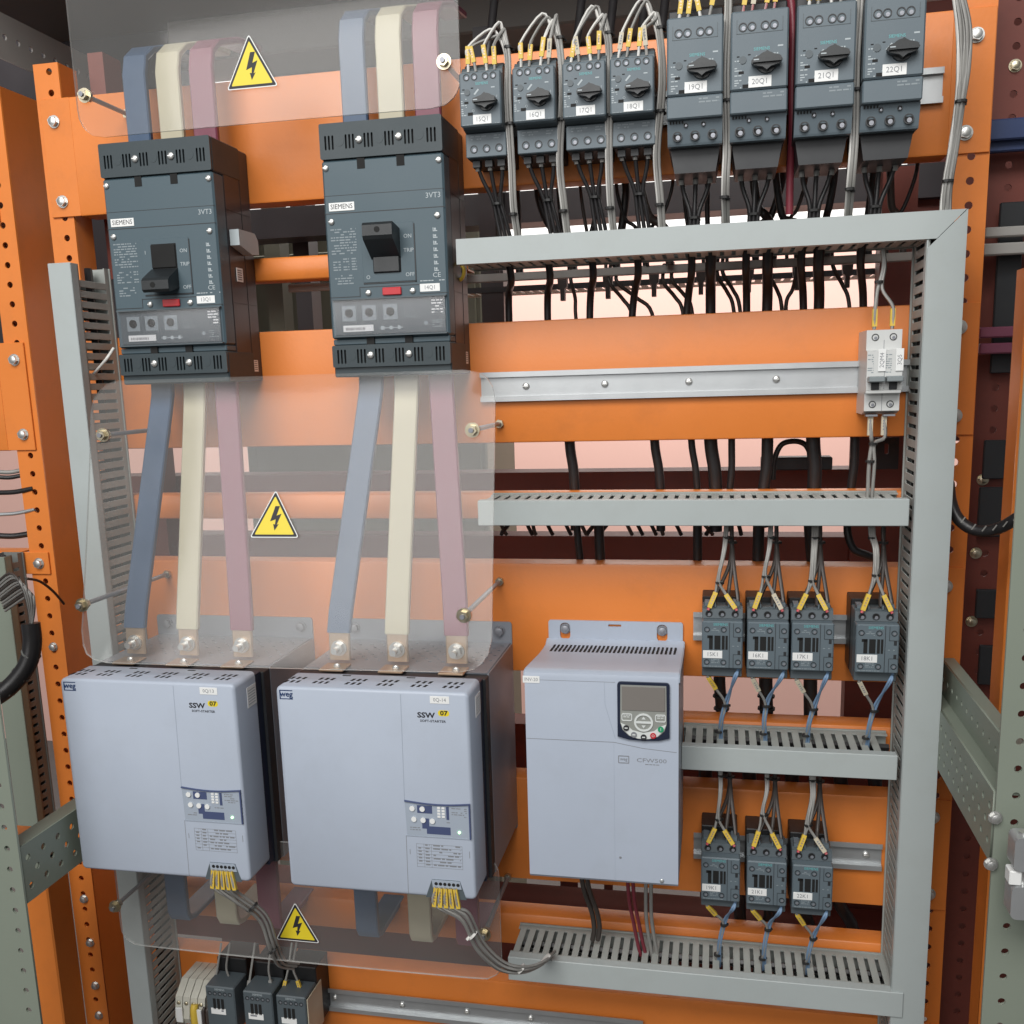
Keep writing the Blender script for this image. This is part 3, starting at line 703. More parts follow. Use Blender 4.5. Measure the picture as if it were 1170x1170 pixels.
def large_mb():
    t = thing('motor_breaker', 'x', 'breaker', (0, 0, 0), 'large motor breakers')
    MB().box(-27, 27, -90, 0, -62, 70, 1.2).build('rear_body', 'device_back', t)
    fc = MB().box(-27.5, 27.5, -115, -92, -16.4, 56, 1.6).build('front_face', 'device', t)
    MB().box(-27.5, 27.5, -115, -92, -38, -17.2, 1.2).build('lower_cover', 'device', t)
    face_bits(t, fc, -115, 1.12, 27)
    tf = MB(); tf.box(-22, 22, -115.3, -115, 35, 35.6); tf.box(-22, -21.4, -115.3, -115, 35, 48); tf.box(21.4, 22, -115.3, -115, 35, 48); tf.build('terminal_edge', 'device_low', fc)
    for x in (-16, -7.5, 5, 13.5): terminal_screw(fc, x, -115, 41, 3.6)
    knob(t, 7, -115, 7, 11.0)
    m = MB(); dashes(m, 4, 24, -27, -20, -115, 2.4, dens=0.7); m.build('fine_print', 'print_dim', fc)
    lo = MB().prism([(-92, -38.2), (-108, -38.2), (-102, -59), (-101, -61), (-92, -61)], 'x', -27.3, 27.3).build('lower_face', 'device', t)
    for x, z in ((-17.5, -52.5), (0, -52.5), (17.5, -52.5)): terminal_screw(lo, x, -104.6, z, 4.2)
    for x in (-9, 8.5): terminal_screw(lo, x, -107.2, -42.5, 2.0)
    m = MB()
    for x in range(-25, -10, 3): m.box(x, x+1.6, -108.3, -107, -41, -38.6)
    m.build('vent_slit', 'hole', lo)
    m = MB().prism([(-25, -61.2), (25, -61.2), (21, -85), (-21, -85)], 'y', -88, -20); m.build('terminal_block', 'device_back', t)
    return t
def place(proto, first, loc, label):
    o = proto if first else copy_tree(proto)
    o.location = Vector(loc)*S; o['label'] = label
    return o
ZR = 366
order = ['first', 'second', 'third', 'fourth']
p = small_mb(); SMB = []
for i, (x, tx) in enumerate(((600, '15Q1'), (657.5, '16Q1'), (710.5, '17Q1'), (760, '18Q1'))):
    SMB.append(place(p, i == 0, (x, 0, ZR), f'small grey motor breaker with black knob tagged {tx}, {order[i]} from the left'))
p = large_mb(); LMB = []
for i, (x, tx) in enumerate(((824, '19Q1'), (886, '20Q1'), (948.5, '21Q1'), (1011, '22Q1'))):
    LMB.append(place(p, i == 0, (x, 0, ZR), f'wider grey motor breaker with black knob tagged {tx} above the duct corner'if i == 3 else f'wider grey motor breaker with black knob tagged {tx}'))
for o, tx in zip(SMB, ('15Q1', '16Q1', '17Q1', '18Q1')): tag_plate(o, tx, 1.5, -95, -17.5, 20, 9.5, 4.6)
for o, tx in zip(LMB, ('19Q1', '20Q1', '21Q1', '22Q1')): tag_plate(o, tx, 1, -115, -9.5, 22, 10.5, 5.0)

# ================================================================== contactors
def contactor():
    t = thing('contactor', 'x', 'contactor', (0, 0, 0))
    MB().box(-23, 20, -38, 0, -40, 44, 1).build('base', 'black', t)
    MB().box(-22.5, 22.5, -64, -38.2, -41, 38, 1.2).build('body', 'device_low', t)
    tb = MB().prism([(-64, 26.4), (-72, 26.4), (-70, 37), (-64, 39)], 'x', -22.4, 22.4).build('upper_terminals', 'device_low', t)
    for x in (-15, -0.5, 14): terminal_screw(tb, x, -71.5, 31.5, 3.4)
    m = MB()
    for x in (-8, 7): m.box(x-0.8, x+0.8, -68, -50, 38.5, 43)
    m.box(12, 19, -66, -48, 39, 44); m.box(-20, -14, -66, -48, 39, 43); m.build('terminal_rib', 'device', tb)
    fc = MB().box(-22.5, 22.5, -85, -64.2, -29, 26, 1.3).build('front_face', 'device', t)
    MB().box(-22.3, 22.3, -76, -64.2, -41, -29.4, 0.8).build('lower_terminals', 'device_low', t)
    m = MB(); m.box(7.6, 8.2, -85.25, -85, -28, 25); m.box(12, 12.5, -85.25, -85, 8, 24); m.box(12, 22, -85.25, -85, 8, 8.5); m.box(12, 12.5, -85.25, -85, -28, -12); m.box(12, 22, -85.25, -85, -12.4, -12); m.box(17, 20, -85.3, -85, 3, 8); m.box(17, 20, -85.3, -85, -12, -7.5)
    m.build('auxiliary_seam', 'device_back', fc)
    m = MB()
    for a, b in ((-14.5, -10.5), (-8.6, -2), (-0.4, 2.6), (3.6, 6)): m.box(a, b, -85.5, -85, -6.5, 9.5)
    m.box(-16.5, -10.5, -85.5, -85, 6.5, 9.5)
    m.build('actuator_window', 'hole', fc)
    text(fc, 'SIEMENS', -2, -85.1, 22.3, 3.0, 'teal')
    for x, z in ((-17, 16.5), (1.5, 16.5), (17, 16.5), (-17, -21.5), (1.5, -21.5), (17.5, -21)): terminal_screw(fc, x, -85, z, 2.7)
    m = MB(); dashes(m, -12, -3, 12, 18, -85, 1.5); dashes(m, -12, -3, -25, -18, -85, 1.5); dashes(m, -20, 5, -28, -26, -85, 1.4, dens=0.6); dashes(m, 11, 19, -4.5, -2, -85, 1.4)
    m.build('fine_print', 'print_dim', fc)
    return t
p = contactor(); KS = []
for i, (x, z, tx, where) in enumerate(((857, -224, '15K1', 'leftmost in the upper row of four'), (907, -224, '16K1', 'second in the upper row'), (955, -224, '17K1', 'third in the upper row'), (1023, -224, '18K1', 'apart at the right end of the upper row'),
        (858, -511, '19K1', 'leftmost in the lower row of three'), (911, -512, '21K1', 'middle of the lower row'), (962.5, -513, '22K1', 'rightmost in the lower row'))):
    o = place(p, i == 0, (x, 0, z), f'grey contactor tagged {tx}, {where}')
    o['group'] = 'upper row contactors' if i < 4 else 'lower row contactors'
    KS.append((o, x, z, tx))
for o, x, z, tx in KS: tag_plate(o, tx, -10.5, -85, -12.5, 21.5, 9.0, 4.6)
# three relays and a terminal block at the bottom edge
def relay():
    t = thing('relay', 'x', 'relay', (0, 0, 0), 'relays at the bottom edge')
    MB().box(-22, 22, -42, 0, -45, 44, 1).build('base', 'black', t)
    fc = MB().box(-21.5, 21.5, -80, -42.2, -45, 24, 1.6).build('front_face', 'device_low', t)
    for k in range(5): terminal_screw(fc, -15+k*7.5, -80, 14, 2.4)
    m = MB()
    for a in (-9, -3, 3): m.box(a-2, a+2, -80.5, -80, -10, 6)
    m.build('actuator_window', 'hole', fc); text(fc, 'SIEMENS', 0, -80.1, 20, 2.8, 'print')
    return t
p = relay(); RL = []
for i, (px, py) in enumerate(((252, 1146), (295, 1152), (333, 1157))):
    q = at(px, py, -80)
    RL.append(place(p, i == 0, (q.x, 0, q.z), f'black relay at the bottom edge, {order[i]} from the terminal block'))
for o in RL:
    pl = MB().box(-15, 7, -80.5, -80, -17.5, -8.5, 0.2).build('name_label', 'tape', o)
    m = MB(); dashes(m, -12, 4, -15.5, -10.6, -80.5, 4.2); m.build('fine_print', 'ink_grey', pl)
MB().box(22.1, 23.6, -78, -30, -45, 20, 0.5).build('side_label', 'pale_marker', RL[2])
q = at(222, 1135, -50)
t = thing('terminal_block', 'cream terminal block with yellow wire at the bottom edge', 'terminal block', (q.x, 0, q.z-30))
for dx in (-18, -6.5, 5, 16.5):
    s_ = MB().prism([(0, -10), (-62, -10), (-66, 0), (-60, 30), (-40, 46), (0, 46)], 'x', dx-5.2, dx+5.2).build('terminal_slice', 'terminal', t, smooth=False)
    screw(s_, dx, -62, 22, 2.8, 'brass')
for dx in (-15, 14): MB().box(dx-5, dx+5, -69, -66.2, -4, 18, 0.4).build('marker', 'tape', t)

# ================================================================== two-pole miniature breaker
t = thing('miniature_breaker', 'white two-pole miniature breaker on the bare steel rail', 'breaker', (1021, 0, 71.5))
MB().prism([(0, -44), (-44, -44), (-60, -40), (-60, -22), (-62, -20), (-70, -18), (-70, 22), (-60, 24), (-60, 44.5), (-44, 44.5), (0, 44.5)], 'x', -17.8, 17.8).build('body', 'mcb', t)
m = MB(); m.box(-0.25, 0.25, -60.25, -60, -40, -22); m.box(-0.25, 0.25, -60.25, -60, 24, 34); m.box(-0.25, 0.25, -70.25, -70, -17, 21); m.build('pole_seam', 'ink_grey', t)
for x in (-9, 9):
    terminal_screw(t, x, -60, 37, 3.2); terminal_screw(t, x-0.5, -60, -33, 3.2)
    MB().box(x-8.2, x+8.2, -84, -70.2, -9.5, -3.5, 1).build('toggle_lever', 'mcb_grey', t)
    MB().box(x-4, x+4, -71.5, -70.2, -17.5, -9.8, 0.4).build('toggle_neck', 'device_back', t)
    m = MB(); dashes(m, x-8, x-2, -1, 19, -70, 1.8, dens=0.7); m.build('fine_print', 'print_dim', t)
MB().box(-18.5, 17, -73, -70.2, -21.5, -18.2, 0.6).build('lower_lip', 'mcb', t)
for x, s_ in ((-3.0, '2QM4'), (14.6, '3Q5')):
    pl = MB().box(x-3.9, x+3.9, -71.6, -70.9, 1.5, 24.5, 0.2).build('name_label', 'tape', t); text(pl, s_, x, -71.7, 13, 4.2, 'ink_grey', rot=math.pi/2)
m = MB()
for x in (-9, 9): m.box(x-6, x+6, -56, -46, -46, -44)
m.build('lower_clamp', 'ink_grey', t)

# ================================================================== soft starters
def slab(m, x0, x1, z0, z1, r, yf, yb, bev=3.0, n=5):
    """rounded slab with a softened front edge"""
    rings = []
    for k, (ins, y) in enumerate(((0, yb), (0, yf+bev), (bev*0.3, yf+bev*0.3), (bev, yf))):
        rings.append([(px_, y, pz_) for px_, pz_ in rrect(x0+ins, x1-ins, z0+ins, z1-ins, max(r-ins, 0.5), n)])
    o = len(m.v); c = len(rings[0])
    for rg in rings: m.v += rg
    for k in range(3):
        for i in range(c): j = (i+1) % c; m.f.append((o+k*c+i, o+k*c+j, o+(k+1)*c+j, o+(k+1)*c+i))
    m.f.append(tuple(o+i for i in range(c))); m.f.append(tuple(o+3*c+i for i in range(c)))
    return m
def starter(label, cx_, lab):
    t = thing('soft_starter', label, 'soft starter', (cx_, 0, -500), 'soft starters')
    W = 113; F = -217; zt = 251; zb = 12
    obj('back_plate', flat(rrect(-W, W, -5, 275, 4), [circ(s*97, 262, 4, 12) for s in (-1, 1)], 2.5, XZ(-1.3)), 'steelplate', t)
    for s in (-1, 1): hexbolt(t, s*97, -2.6, 263, 6.0, 'steel', name='mounting_bolt')
    # metal housing
    for s in (-1, 1): MB().box(s*W, s*(W-2), -134, -2.6, 2, 247, 0.5).build('side_plate', 'steelplate', t)
    MB().box(-W+2, W-2, -134, -2.6, 2, 4).build('bottom_plate', 'steel', t)
    MB().box(-W+2, W-2, -134, -30, 4.2, 225).build('heat_sink', 'device_back', t)
    hs = []
    for i in range(27):
        for j in range(8):
            if (i+j) % 2 == 0 and (i % 9) != 4: hs.append(circ(-104+i*8, -18-j*11, 2.3, 8))
    obj('perforated_top', flat([(-W+2.2, -134), (W-2.2, -134), (W-2.2, -2.8), (-W+2.2, -2.8)], hs, 1.8, lambda u, v, w: (u, v, 247+w)), 'steelplate', t)
    MB().box(-W, W, -152, -134.2, 4, 246, 1).build('terminal_shroud', 'device_back', t)
    for s in (-72, 0, 72):
        MB().box(s-15, s+15, -150, -122, 248.2, 251, 0.8).build('terminal_tongue', 'copper', t)
        screw(t, s+4, -139, 252, 4.0, 'bolt')
        MB().box(s-12, s+12, -161, -152.5, 246.3, 247.2).build('terminal_gap', 'hole', t)
    MB().box(-W+3, W-3, -168, -152.2, 8, 248, 1).build('inner_body', 'navy', t)
    cov = slab(MB(), -110, 110, zb, zt, 6, F, -166, 3.2).build('front_cover', 'cover', t, smooth=True, angle=50)
    # top vents
    m = MB()
    for g in (-96, -62, -24, 13, 52, 88):
        for k in range(3):
            for j in range(2): m.prism([(g-8+k*7-j*2, -181-j*13), (g-4.6+k*7-j*2, -181-j*13), (g-6+k*7-j*2, -189-j*13), (g-9.4+k*7-j*2, -189-j*13)], 'z', zt-0.4, zt+0.12)
    for g in (-44, 32): m.box(g-5, g+5, -172, -169, zt-0.4, zt+0.12)
    m.build('top_vent', 'hole', cov)
    # control column groove
    MB().prism([(34.2, zt-4), (35.0, zt-4), (33.2, 126), (32.4, 126)], 'y', F-0.12, F+0.4).build('groove', 'cover2', cov)
    MB().prism([(32.4, 84), (33.0, 84), (32.0, zb+2), (31.4, zb+2)], 'y', F-0.15, F+0.4).build('groove', 'ink_grey', cov)
    # logo plate
    lg = MB(); lg.box(-105.5, -90, F-0.25, F, 246.0, 247.0); lg.box(-105.5, -90, F-0.25, F, 236.4, 237.4); lg.box(-105.5, -104.2, F-0.25, F, 237, 246); 
    lg.build('logo_frame', 'ink_blue', cov); text(cov, 'weg', -97.4, F-0.3, 242.4, 6.4, 'ink_blue', sx=1.0, bold=0.02)
    text(cov, 'SSW', 62, F-0.2, 224.5, 5.8, 'ink', sx=1.2, bold=0.03)
    MB().prism(rrect(75.5, 88, 224.2, 231, 3), 'y', F-0.1, F).build('logo_highlight', 'warn', cov)
    text(cov, '07', 82, F-0.3, 227.6, 5.0, 'ink', sx=1.15, bold=0.03)
    text(cov, 'SOFT-STARTER', 69.5, F-0.2, 218.2, 2.6, 'ink', sx=1.15, bold=0.015)
    tag_plate(cov, lab, 78, F, 242.4, 21.5, 8.4, 4.0)
    # display window, cut into the cover: curved upper edge, setting dials
    up = [(33+73*k/8, 125-2.6*math.sin(math.pi*k/8)-0.02*k) for k in range(9)]
    wn = MB().prism(up[::-1]+[(34, 85), (106, 85)], 'y', F-0.5, F+0.5).build('setting_window', 'cover2', cov)
    m = MB(); m.prism([(a, b) for a, b in up[::-1]]+[(a, b+1.1) for a, b in up], 'y', F-2.2, F); m.box(105.6, 107.2, F-2.2, F, 85, 126); m.build('window_edge', 'dip', wn)
    m = MB(); m.box(33.2, 106, F-0.8, F, 84, 85); m.build('window_sill', 'cover2', wn)
    m = MB(); m.box(47, 64, F-0.8, F-0.5, 112, 121); m.box(52, 60, F-0.8, F-0.5, 94, 106); m.box(80, 83, F-0.9, F-0.5, 106, 121); m.box(57, 84, F-0.75, F-0.5, 88, 97); m.build('dark_print', 'dip', wn)
    for x, z in ((41.5, 117), (53, 117), (43, 104.5), (53.5, 104), (64, 103.5)): MB().cyl((x, F-0.8, z), (x, F-2.0, z), 3.0, n=14).build('setting_dial', 'tape', wn)
    for k in range(8): MB().box(70+(k % 2)*5, 73.4+(k % 2)*5, F-1.2, F-0.5, 108+(k//2)*3.4, 110.2+(k//2)*3.4).build('dip_switch', 'tape', wn)
    m = MB(); dashes(m, 86, 103, 108, 120, F-0.5, 1.9); dashes(m, 70, 84, 99, 103, F-0.5, 1.8); dashes(m, 38, 50, 90, 95, F-0.5, 2.0); m.build('fine_print', 'ink_grey', wn)
    MB().cyl((94, F-0.5, 92), (94, F-1.6, 92), 1.6, n=10).build('status_lamp', 'led', wn)
    # printed fault table
    m = MB()
    for k in range(8): m.box(44, 96, F-0.12, F, 75-k*3.9, 75.35-k*3.9)
    for x in (44, 52.5, 61, 96): m.box(x-0.18, x+0.18, F-0.12, F, 47.6, 75.3)
    dashes(m, 63, 94, 48, 75, F, 3.1, dens=0.65); dashes(m, 46, 50, 48, 75, F, 3.1, dens=0.8); dashes(m, 54, 59, 48, 75, F, 3.1, dens=0.8)
    m.build('fault_table', 'ink_grey', cov)
    # wire notch
    ntc = MB().prism([(52, zb-0.4), (60, 34), (92, 34), (99, zb-0.4)], 'y', F-0.2, F+0.4).build('wire_notch', 'device_low', cov)
    MB().prism([(61, 24.5), (60, 33.5), (92, 33.5), (94, 24.5)], 'y', F-1.4, F-0.2).build('terminal_strip', 'cover2', ntc)
    for k in range(6): MB().cyl((65+k*5, F-1.7, 29.5), (65+k*5, F-1.3, 29.5), 2.0, n=10).build('terminal_hole', 'hole', ntc)
    m = MB(); m.box(36, 36.6, F-0.2, F, 62, 68); m.box(104, 104.6, F-0.2, F, 62, 70); m.build('latch_mark', 'ink_grey', cov)
    # side sticker
    st = MB().box(110, 110.5, -190, -168, 214, 238).build('side_sticker', 'tape', cov)
    m = MB(); [m.box(110.5, 110.6, -188, -171, 217+k*3.2, 218.2+k*3.2) for k in range(6)]; m.build('sticker_print', 'print', st)
    return t
starter('blue-grey soft starter with sticker 13, on the left', 215, '0Q/13')
starter('blue-grey soft starter with sticker 14, nearer the drive', 484, '0Q-14')

# ================================================================== frequency drive
t = thing('frequency_drive', 'pale grey frequency drive with keypad right of the soft starters', 'drive', (727.5, 0, -500))
F = -160; W = 85
keyh = [rrect(sx-6.5, sx+6.5, 254, 276, 6) for sx in (-62, 58)]
obj('mounting_flange', flat(rrect(-83, 83, 225, 279, 3), keyh+[rrect(-8, 8, 272, 275, 1)], 3, XZ(-2)), 'cover', t)
for sx in (-62, 58): hexbolt(t, sx, -0.6, 268, 5.4, 'steel', name='mounting_bolt')
# body: profile swept across, top sweeping up to the flange
pr = [(-3.6, 15), (-3.6, 256), (-8, 254), (-14, 251), (-30, 250.6), (-60, 252), (-100, 256), (-146, 260.5), (-154, 260.5), (-159, 258), (-160, 254), (-160, 18), (-157, 14.5), (-150, 14)]
body = MB().prism(pr, 'x', -W+1, W-1).build('body', 'cover', t, smooth=True, angle=35)
for s in (-1, 1):
    MB().prism([(a, b-0.6) for a, b in pr[1:10]]+[(-159.4, 252), (-152, 248), (-60, 240), (-6, 240)], 'x', s*(W-1), s*(W+0.4)).build('side_rim', 'cover2', body)
m = MB()
for i in range(30):
    for j in range(2):
        x = -74+i*5.1
        m.prism([(x-j*0.4, -17-j*18), (x+2.6-j*0.4, -17-j*18), (x+2.4-j*0.4, -31-j*18), (x-0.2-j*0.4, -31-j*18)], 'z', 249.4, 251.25+j*0.55)
m.build('top_vent', 'hole', body)
m = MB(); m.box(-W+1.5, 14, F-0.15, F, 181.6, 182.2)
m.prism([(14, 182.2), (14, 181.6), (46, 176), (82, 173), (82, 173.6), (46, 176.6)], 'y', F-0.15, F+0.1); m.box(-W+1.5, 16, F-0.15, F, 250.2, 250.6); m.build('cover_seam', 'ink_grey', body)
m = MB(); m.prism([(4, 250), (4.4, 250), (5, 225), (16, 186), (15.4, 186), (4.5, 225)], 'y', F-0.12, F+0.1); m.box(13.8, 14.1, F-0.12, F, 17, 180); m.build('cover_groove', 'cover2', body)
kp = MB().prism(rrect(18.5, 74.5, 186, 252, 3.5)[:10]+[(18.5, 190), (30, 187), (46.5, 186), (63, 187), (74.5, 190)], 'y', F-3, F).build('keypad_frame', 'navy', t)
kf = MB().prism([(22, 249), (71, 249), (71.5, 206), (69, 198), (62, 191.5), (53, 188.6), (46.5, 188), (40, 188.6), (31, 191.5), (24, 198), (21.5, 206)], 'y', F-3.6, F-3).build('keypad_face', 'keypad', kp)
MB().box(23.5, 69.8, F-4.4, F-3.6, 220.5, 247.5, 0.4).build('display', 'screen', kp)
m = MB().prism([(22, 206), (25, 198.4), (31.5, 192), (40, 189), (46.5, 188.4), (53, 189), (61.5, 192), (68, 198.4), (71, 206), (64, 203), (58, 198), (46.5, 195.5), (35, 198), (29, 203)], 'y', F-3.9, F-3.6).build('button_arc', 'keypad_white', kf)
wh = obj('jog_wheel', flat(circ(46.8, 207.5, 10.2, 28), [circ(46.8, 207.5, 8.2, 28)], 1.2, XZ(F-4.2)), 'keypad_white', kp)
m = MB().box(38.6, 55, F-4.6, F-3.8, 206.4, 208.8); m.prism([(44.6, 211), (49, 211), (46.8, 214)], 'y', F-4.4, F-3.8); m.prism([(44.6, 204), (49, 204), (46.8, 201)], 'y', F-4.4, F-3.8); m.build('arrow_key', 'keypad_white', wh)
for x0, x1 in ((23, 34.5), (59.2, 70.6)):
    b_ = obj('soft_key', flat(rrect(x0, x1, 208.5, 217, 2), [rrect(x0+0.9, x1-0.9, 209.4, 216.1, 1.4)], 0.8, XZ(F-4.0)), 'keypad_white', kf)
    m = MB(); dashes(m, x0+2, x1-2, 211, 215.4, F-3.6, 1.6); m.build('key_print', 'keypad_white', b_)
for x, z, mt in ((28, 200.5, 'ink'), (36.3, 193.2, 'ink_grey'), (46.8, 190.8, 'ink'), (57, 193, 'red'), (65.2, 200.5, 'green_key')):
    k_ = MB().cyl((x, F-3.9, z), (x, F-5.0, z), 3.2, n=18).build('round_key', mt, kf)
    if mt == 'red': text(k_, 'O', x, F-5.1, z, 3.0, 'keypad_white')
    elif mt == 'green_key': text(k_, 'I', x, F-5.1, z, 3.4, 'keypad_white')
    else: MB().box(x-1.6, x+1.6, F-5.15, F-5, z-0.5, z+0.8).build('key_print', 'keypad_white', k_)
lg = obj('logo_frame', flat(rrect(18.6, 30.6, 158, 167, 0.8), [rrect(19.5, 29.7, 159, 166, 0.4)], 0.3, XZ(F-0.1)), 'ink_grey', body)
text(lg, 'weg', 24.6, F-0.2, 163, 3.9, 'ink_grey', sx=0.9)
text(body, 'CFW500', 55, F-0.15, 162.4, 4.6, 'ink_grey', sx=1.35)
m = MB(); dashes(m, 48, 66, 156.5, 158.4, F, 1.6); m.build('fine_print', 'ink_grey', body)
tag_plate(t, 'INV-20', -76.5, F-0.1, 250.6, 19, 8, 3.8)
MB().cyl((20, F-0.5, 46), (20, F, 46), 1.4, n=10).build('cover_screw', 'ink_grey', body)
screw(body, 66, F, 21.5, 2.4, 'zinc')

# ================================================================== insulated busbars
def busbar(label, pts, mat, w=30, th=8, bare=0, group='insulated busbars'):
    t = thing('busbar', label, 'busbar', pts[0], group); P = [Vector(q)-Vector(pts[0]) for q in pts]
    if bare:
        d = (P[-1]-P[-2]).normalized(); cut = P[-1]-d*bare
        MB().strap(P[:-1]+[cut], w, th).build('sleeve', mat, t, smooth=True, angle=30)
        MB().strap([cut-d*4, P[-1]], w-3, th-3.5).build('bare_end', 'copper', t)
        c = P[-1]-d*(bare*0.45); m = MB(); m.cyl(c+Vector((0, -2, 0)), c+Vector((0, -4.4, 0)), 9.5, n=20); m.cyl(c+Vector((0, -4.4, 0)), c+Vector((0, -11, 0)), 7.4, n=6); m.cyl(c+Vector((0, -11, 0)), c+Vector((0, -20, 0)), 3.9, n=12)
        m.build('terminal_nut', 'bolt', t, smooth=True, angle=30)
    else: MB().strap(P, w, th).build('sleeve', mat, t, smooth=True, angle=30)
    return t
cols = (('blue', 'sleeve_blue'), ('cream', 'sleeve_cream'), ('burgundy', 'sleeve_red'))
who = ('the left large breaker', 'the right large breaker'); sts = ('left soft starter', 'right soft starter')
for b_, (cx_, sx_) in enumerate(((214, 215), (486, 484))):
    for k, (cn, mt) in enumerate(cols):
        xt = cx_+(-43, 0, 43)[k]
        top = 468 if b_ == 0 else 482
        busbar(f'{cn} sleeved busbar entering the top of {who[b_]}', [(xt, 90, top+34), (xt, 30, top+26), (xt, -22, top+8), (xt, -40, top-6), (xt, -46, top-26), (xt, -46, 356)], mt, 30, 8)
        xa = cx_+(-38, 6, 48)[k]; xb = sx_+(-72, 0, 72)[k]
        busbar(f'{cn} sleeved busbar from {who[b_]} down to the {sts[b_]}', [(xa, -56, 92), (xa, -58, 70), (xa+(xb-xa)*0.08, -62, 48), (xa+(xb-xa)*0.95, -112, -190), (xb, -116, -212), (xb, -118, -246)], mt, 29, 8, 33)
        xl = sx_+(-72, 0, 62)[k]
        busbar(f'{cn} sleeved busbar leaving the bottom of the {sts[b_]}', [(xl, -84, -494), (xl, -84, -618), (xl, -79, -627), (xl, -66, -631), (xl, 20, -632)], mt, 30, 9)

# ================================================================== clear plastic sheets with warning triangles
def warning(parent, x, y, z, h, ny=(0, -1, 0), tilt=0.0):
    """triangle sticker standing at (x,y,z)=centre of its base"""
    w = h*1.10/2
    def rt(s, r):   # rounded triangle outline scaled about the centroid
        c = (0, h/3); pts = [(-w, 0), (w, 0), (0, h)]; out = []
        for i in range(3):
            p_ = Vector(pts[i]); a_ = Vector(pts[i-1]); b2_ = Vector(pts[(i+1) % 3])
            u_ = (a_-p_).normalized(); v_ = (b2_-p_).normalized()
            for k in range(4):
                q = k/3; pp = p_+u_*r*(1-q)+v_*r*q*1.0
                pp = pp + (p_-pp)*0.35*math.sin(q*math.pi)
                out.append((c[0]+(pp.x-c[0])*s, c[1]+(pp.y-c[1])*s))
        return out
    root = bpy.data.objects.new('warning_sticker', MB().prism(rt(1.0, 3.0), 'y', -0.3, 0).mesh('warning_sticker'))
    root.data.materials.append(MATS['tape']); col.objects.link(root); root.parent = parent; root.location = Vector((x, y, z))*S
    root.rotation_euler = (tilt, 0, 0)
    MB().prism(rt(0.94, 2.0), 'y', -0.5, -0.3).build('border', 'ink', root)
    MB().prism(rt(0.80, 1.5), 'y', -0.7, -0.5).build('field', 'warn', root)
    b_ = [(0.02, 0.66), (0.12, 0.66), (0.05, 0.46), (0.16, 0.50), (0.06, 0.27), (0.105, 0.285), (0.015, 0.15), (-0.02, 0.285), (0.02, 0.275), (0.035, 0.385), (-0.09, 0.34)]
    MB().prism([((a-0.01)*h, c*h) for a, c in b_], 'y', -0.9, -0.7).build('flash', 'ink', root)
    return root
def sheet(label, x0, x1, z0, z1, yf, r, rods, warn_at):
    """bent sheet: yf(u,v) depth; corners rounded"""
    t = thing('plastic_sheet', label, 'plastic sheet', ((x0+x1)/2, 0, z0), 'clear plastic guard sheets')
    cx_ = (x0+x1)/2; m = MB(); NU, NV = 28, 18
    def P(i, j, off):
        u = i/NU; v = j/NV; x = x0+(x1-x0)*u; z = z0+(z1-z0)*v
        # pull corner cells in for the rounded corners
        dx = min(x-x0, x1-x); dz = min(z-z0, z1-z)
        if dx < r and dz < r:
            a, b = r-dx, r-dz; L = math.hypot(a, b)
            if L > 0:
                mx = max(a, b); k = mx/L
                nx, nz = r-a*k, r-b*k
                x = x0+nx if x-x0 < x1-x else x1-nx; z = z0+nz if z-z0 < z1-z else z1-nz
        return (x-cx_, yf(u, v)+off, z-z0)
    for off in (0, 3):
        for j in range(NV+1):
            for i in range(NU+1): m.v.append(P(i, j, off))
    q = (NU+1)*(NV+1)
    for j in range(NV):
        for i in range(NU):
            a = j*(NU+1)+i; m.f.append((a, a+1, a+NU+2, a+NU+1)); m.f.append((q+a, q+a+NU+1, q+a+NU+2, q+a+1))
    sh_ = m.build('sheet', 'sheet', t, smooth=True, angle=30)
    e = MB(); e.v = list(m.v)
    for j in range(NV):
        for a in (j*(NU+1), j*(NU+1)+NU): e.f.append((a, a+NU+1, q+a+NU+1, q+a))
    for i in range(NU):
        for a in (i, NV*(NU+1)+i): e.f.append((a, a+1, q+a+1, q+a))
    used = sorted({k for f_ in e.f for k in f_}); mp = {k: n_ for n_, k in enumerate(used)}
    e.v = [e.v[k] for k in used]; e.f = [tuple(mp[k] for k in f_) for f_ in e.f]
    e.build('cut_edge', 'sheet_edge', t)
    for rx, rz in rods:
        y = yf((rx-x0)/(x1-x0), (rz-z0)/(z1-z0)); x = rx-cx_; z = rz-z0
        rd = MB().cyl((x, 0.5, z), (x, y-9, z), 2.8, n=10).build('standoff_rod', 'steel', t, smooth=True)
        mm = MB(); mm.cyl((x, y-0.2, z), (x, y-1.6, z), 8.2, n=20); mm.cyl((x, y-1.6, z), (x, y-7, z), 5.8, n=6); mm.cyl((x, y+3.2, z), (x, y+8, z), 5.8, n=6); mm.build('nut', 'brass', rd, smooth=True, angle=30)
        mm = MB(); mm.cyl((x, -0.2, z), (x, -5, z), 5.4, n=6); mm.build('base_nut', 'brass', rd)
    wx, wz, wh_ = warn_at
    u = (wx-x0)/(x1-x0); v0_ = (wz-z0)/(z1-z0); v1_ = (wz+wh_-z0)/(z1-z0)
    ya = yf(u, v0_); yb = yf(u, v1_)
    warning(t, wx-cx_, ya-0.4, wz-z0, wh_, tilt=-math.atan2(yb-ya, wh_))
    return t
def rp(px, py, Y): q = at(px, py, Y); return (q.x, q.z)
sheet('clear plastic sheet with warning triangle above the large breakers', 117, 577, 366, 566, lambda u, v: -86-4*math.sin(u*math.pi), 30, [rp(92, 107, -95), rp(505, 68, -95)], (340, 402, 56))
def ymid(u, v): return -194+70*v-8*math.sin(math.pi*u)*(1-v)-10*(1-u)**3*(1-v)**2
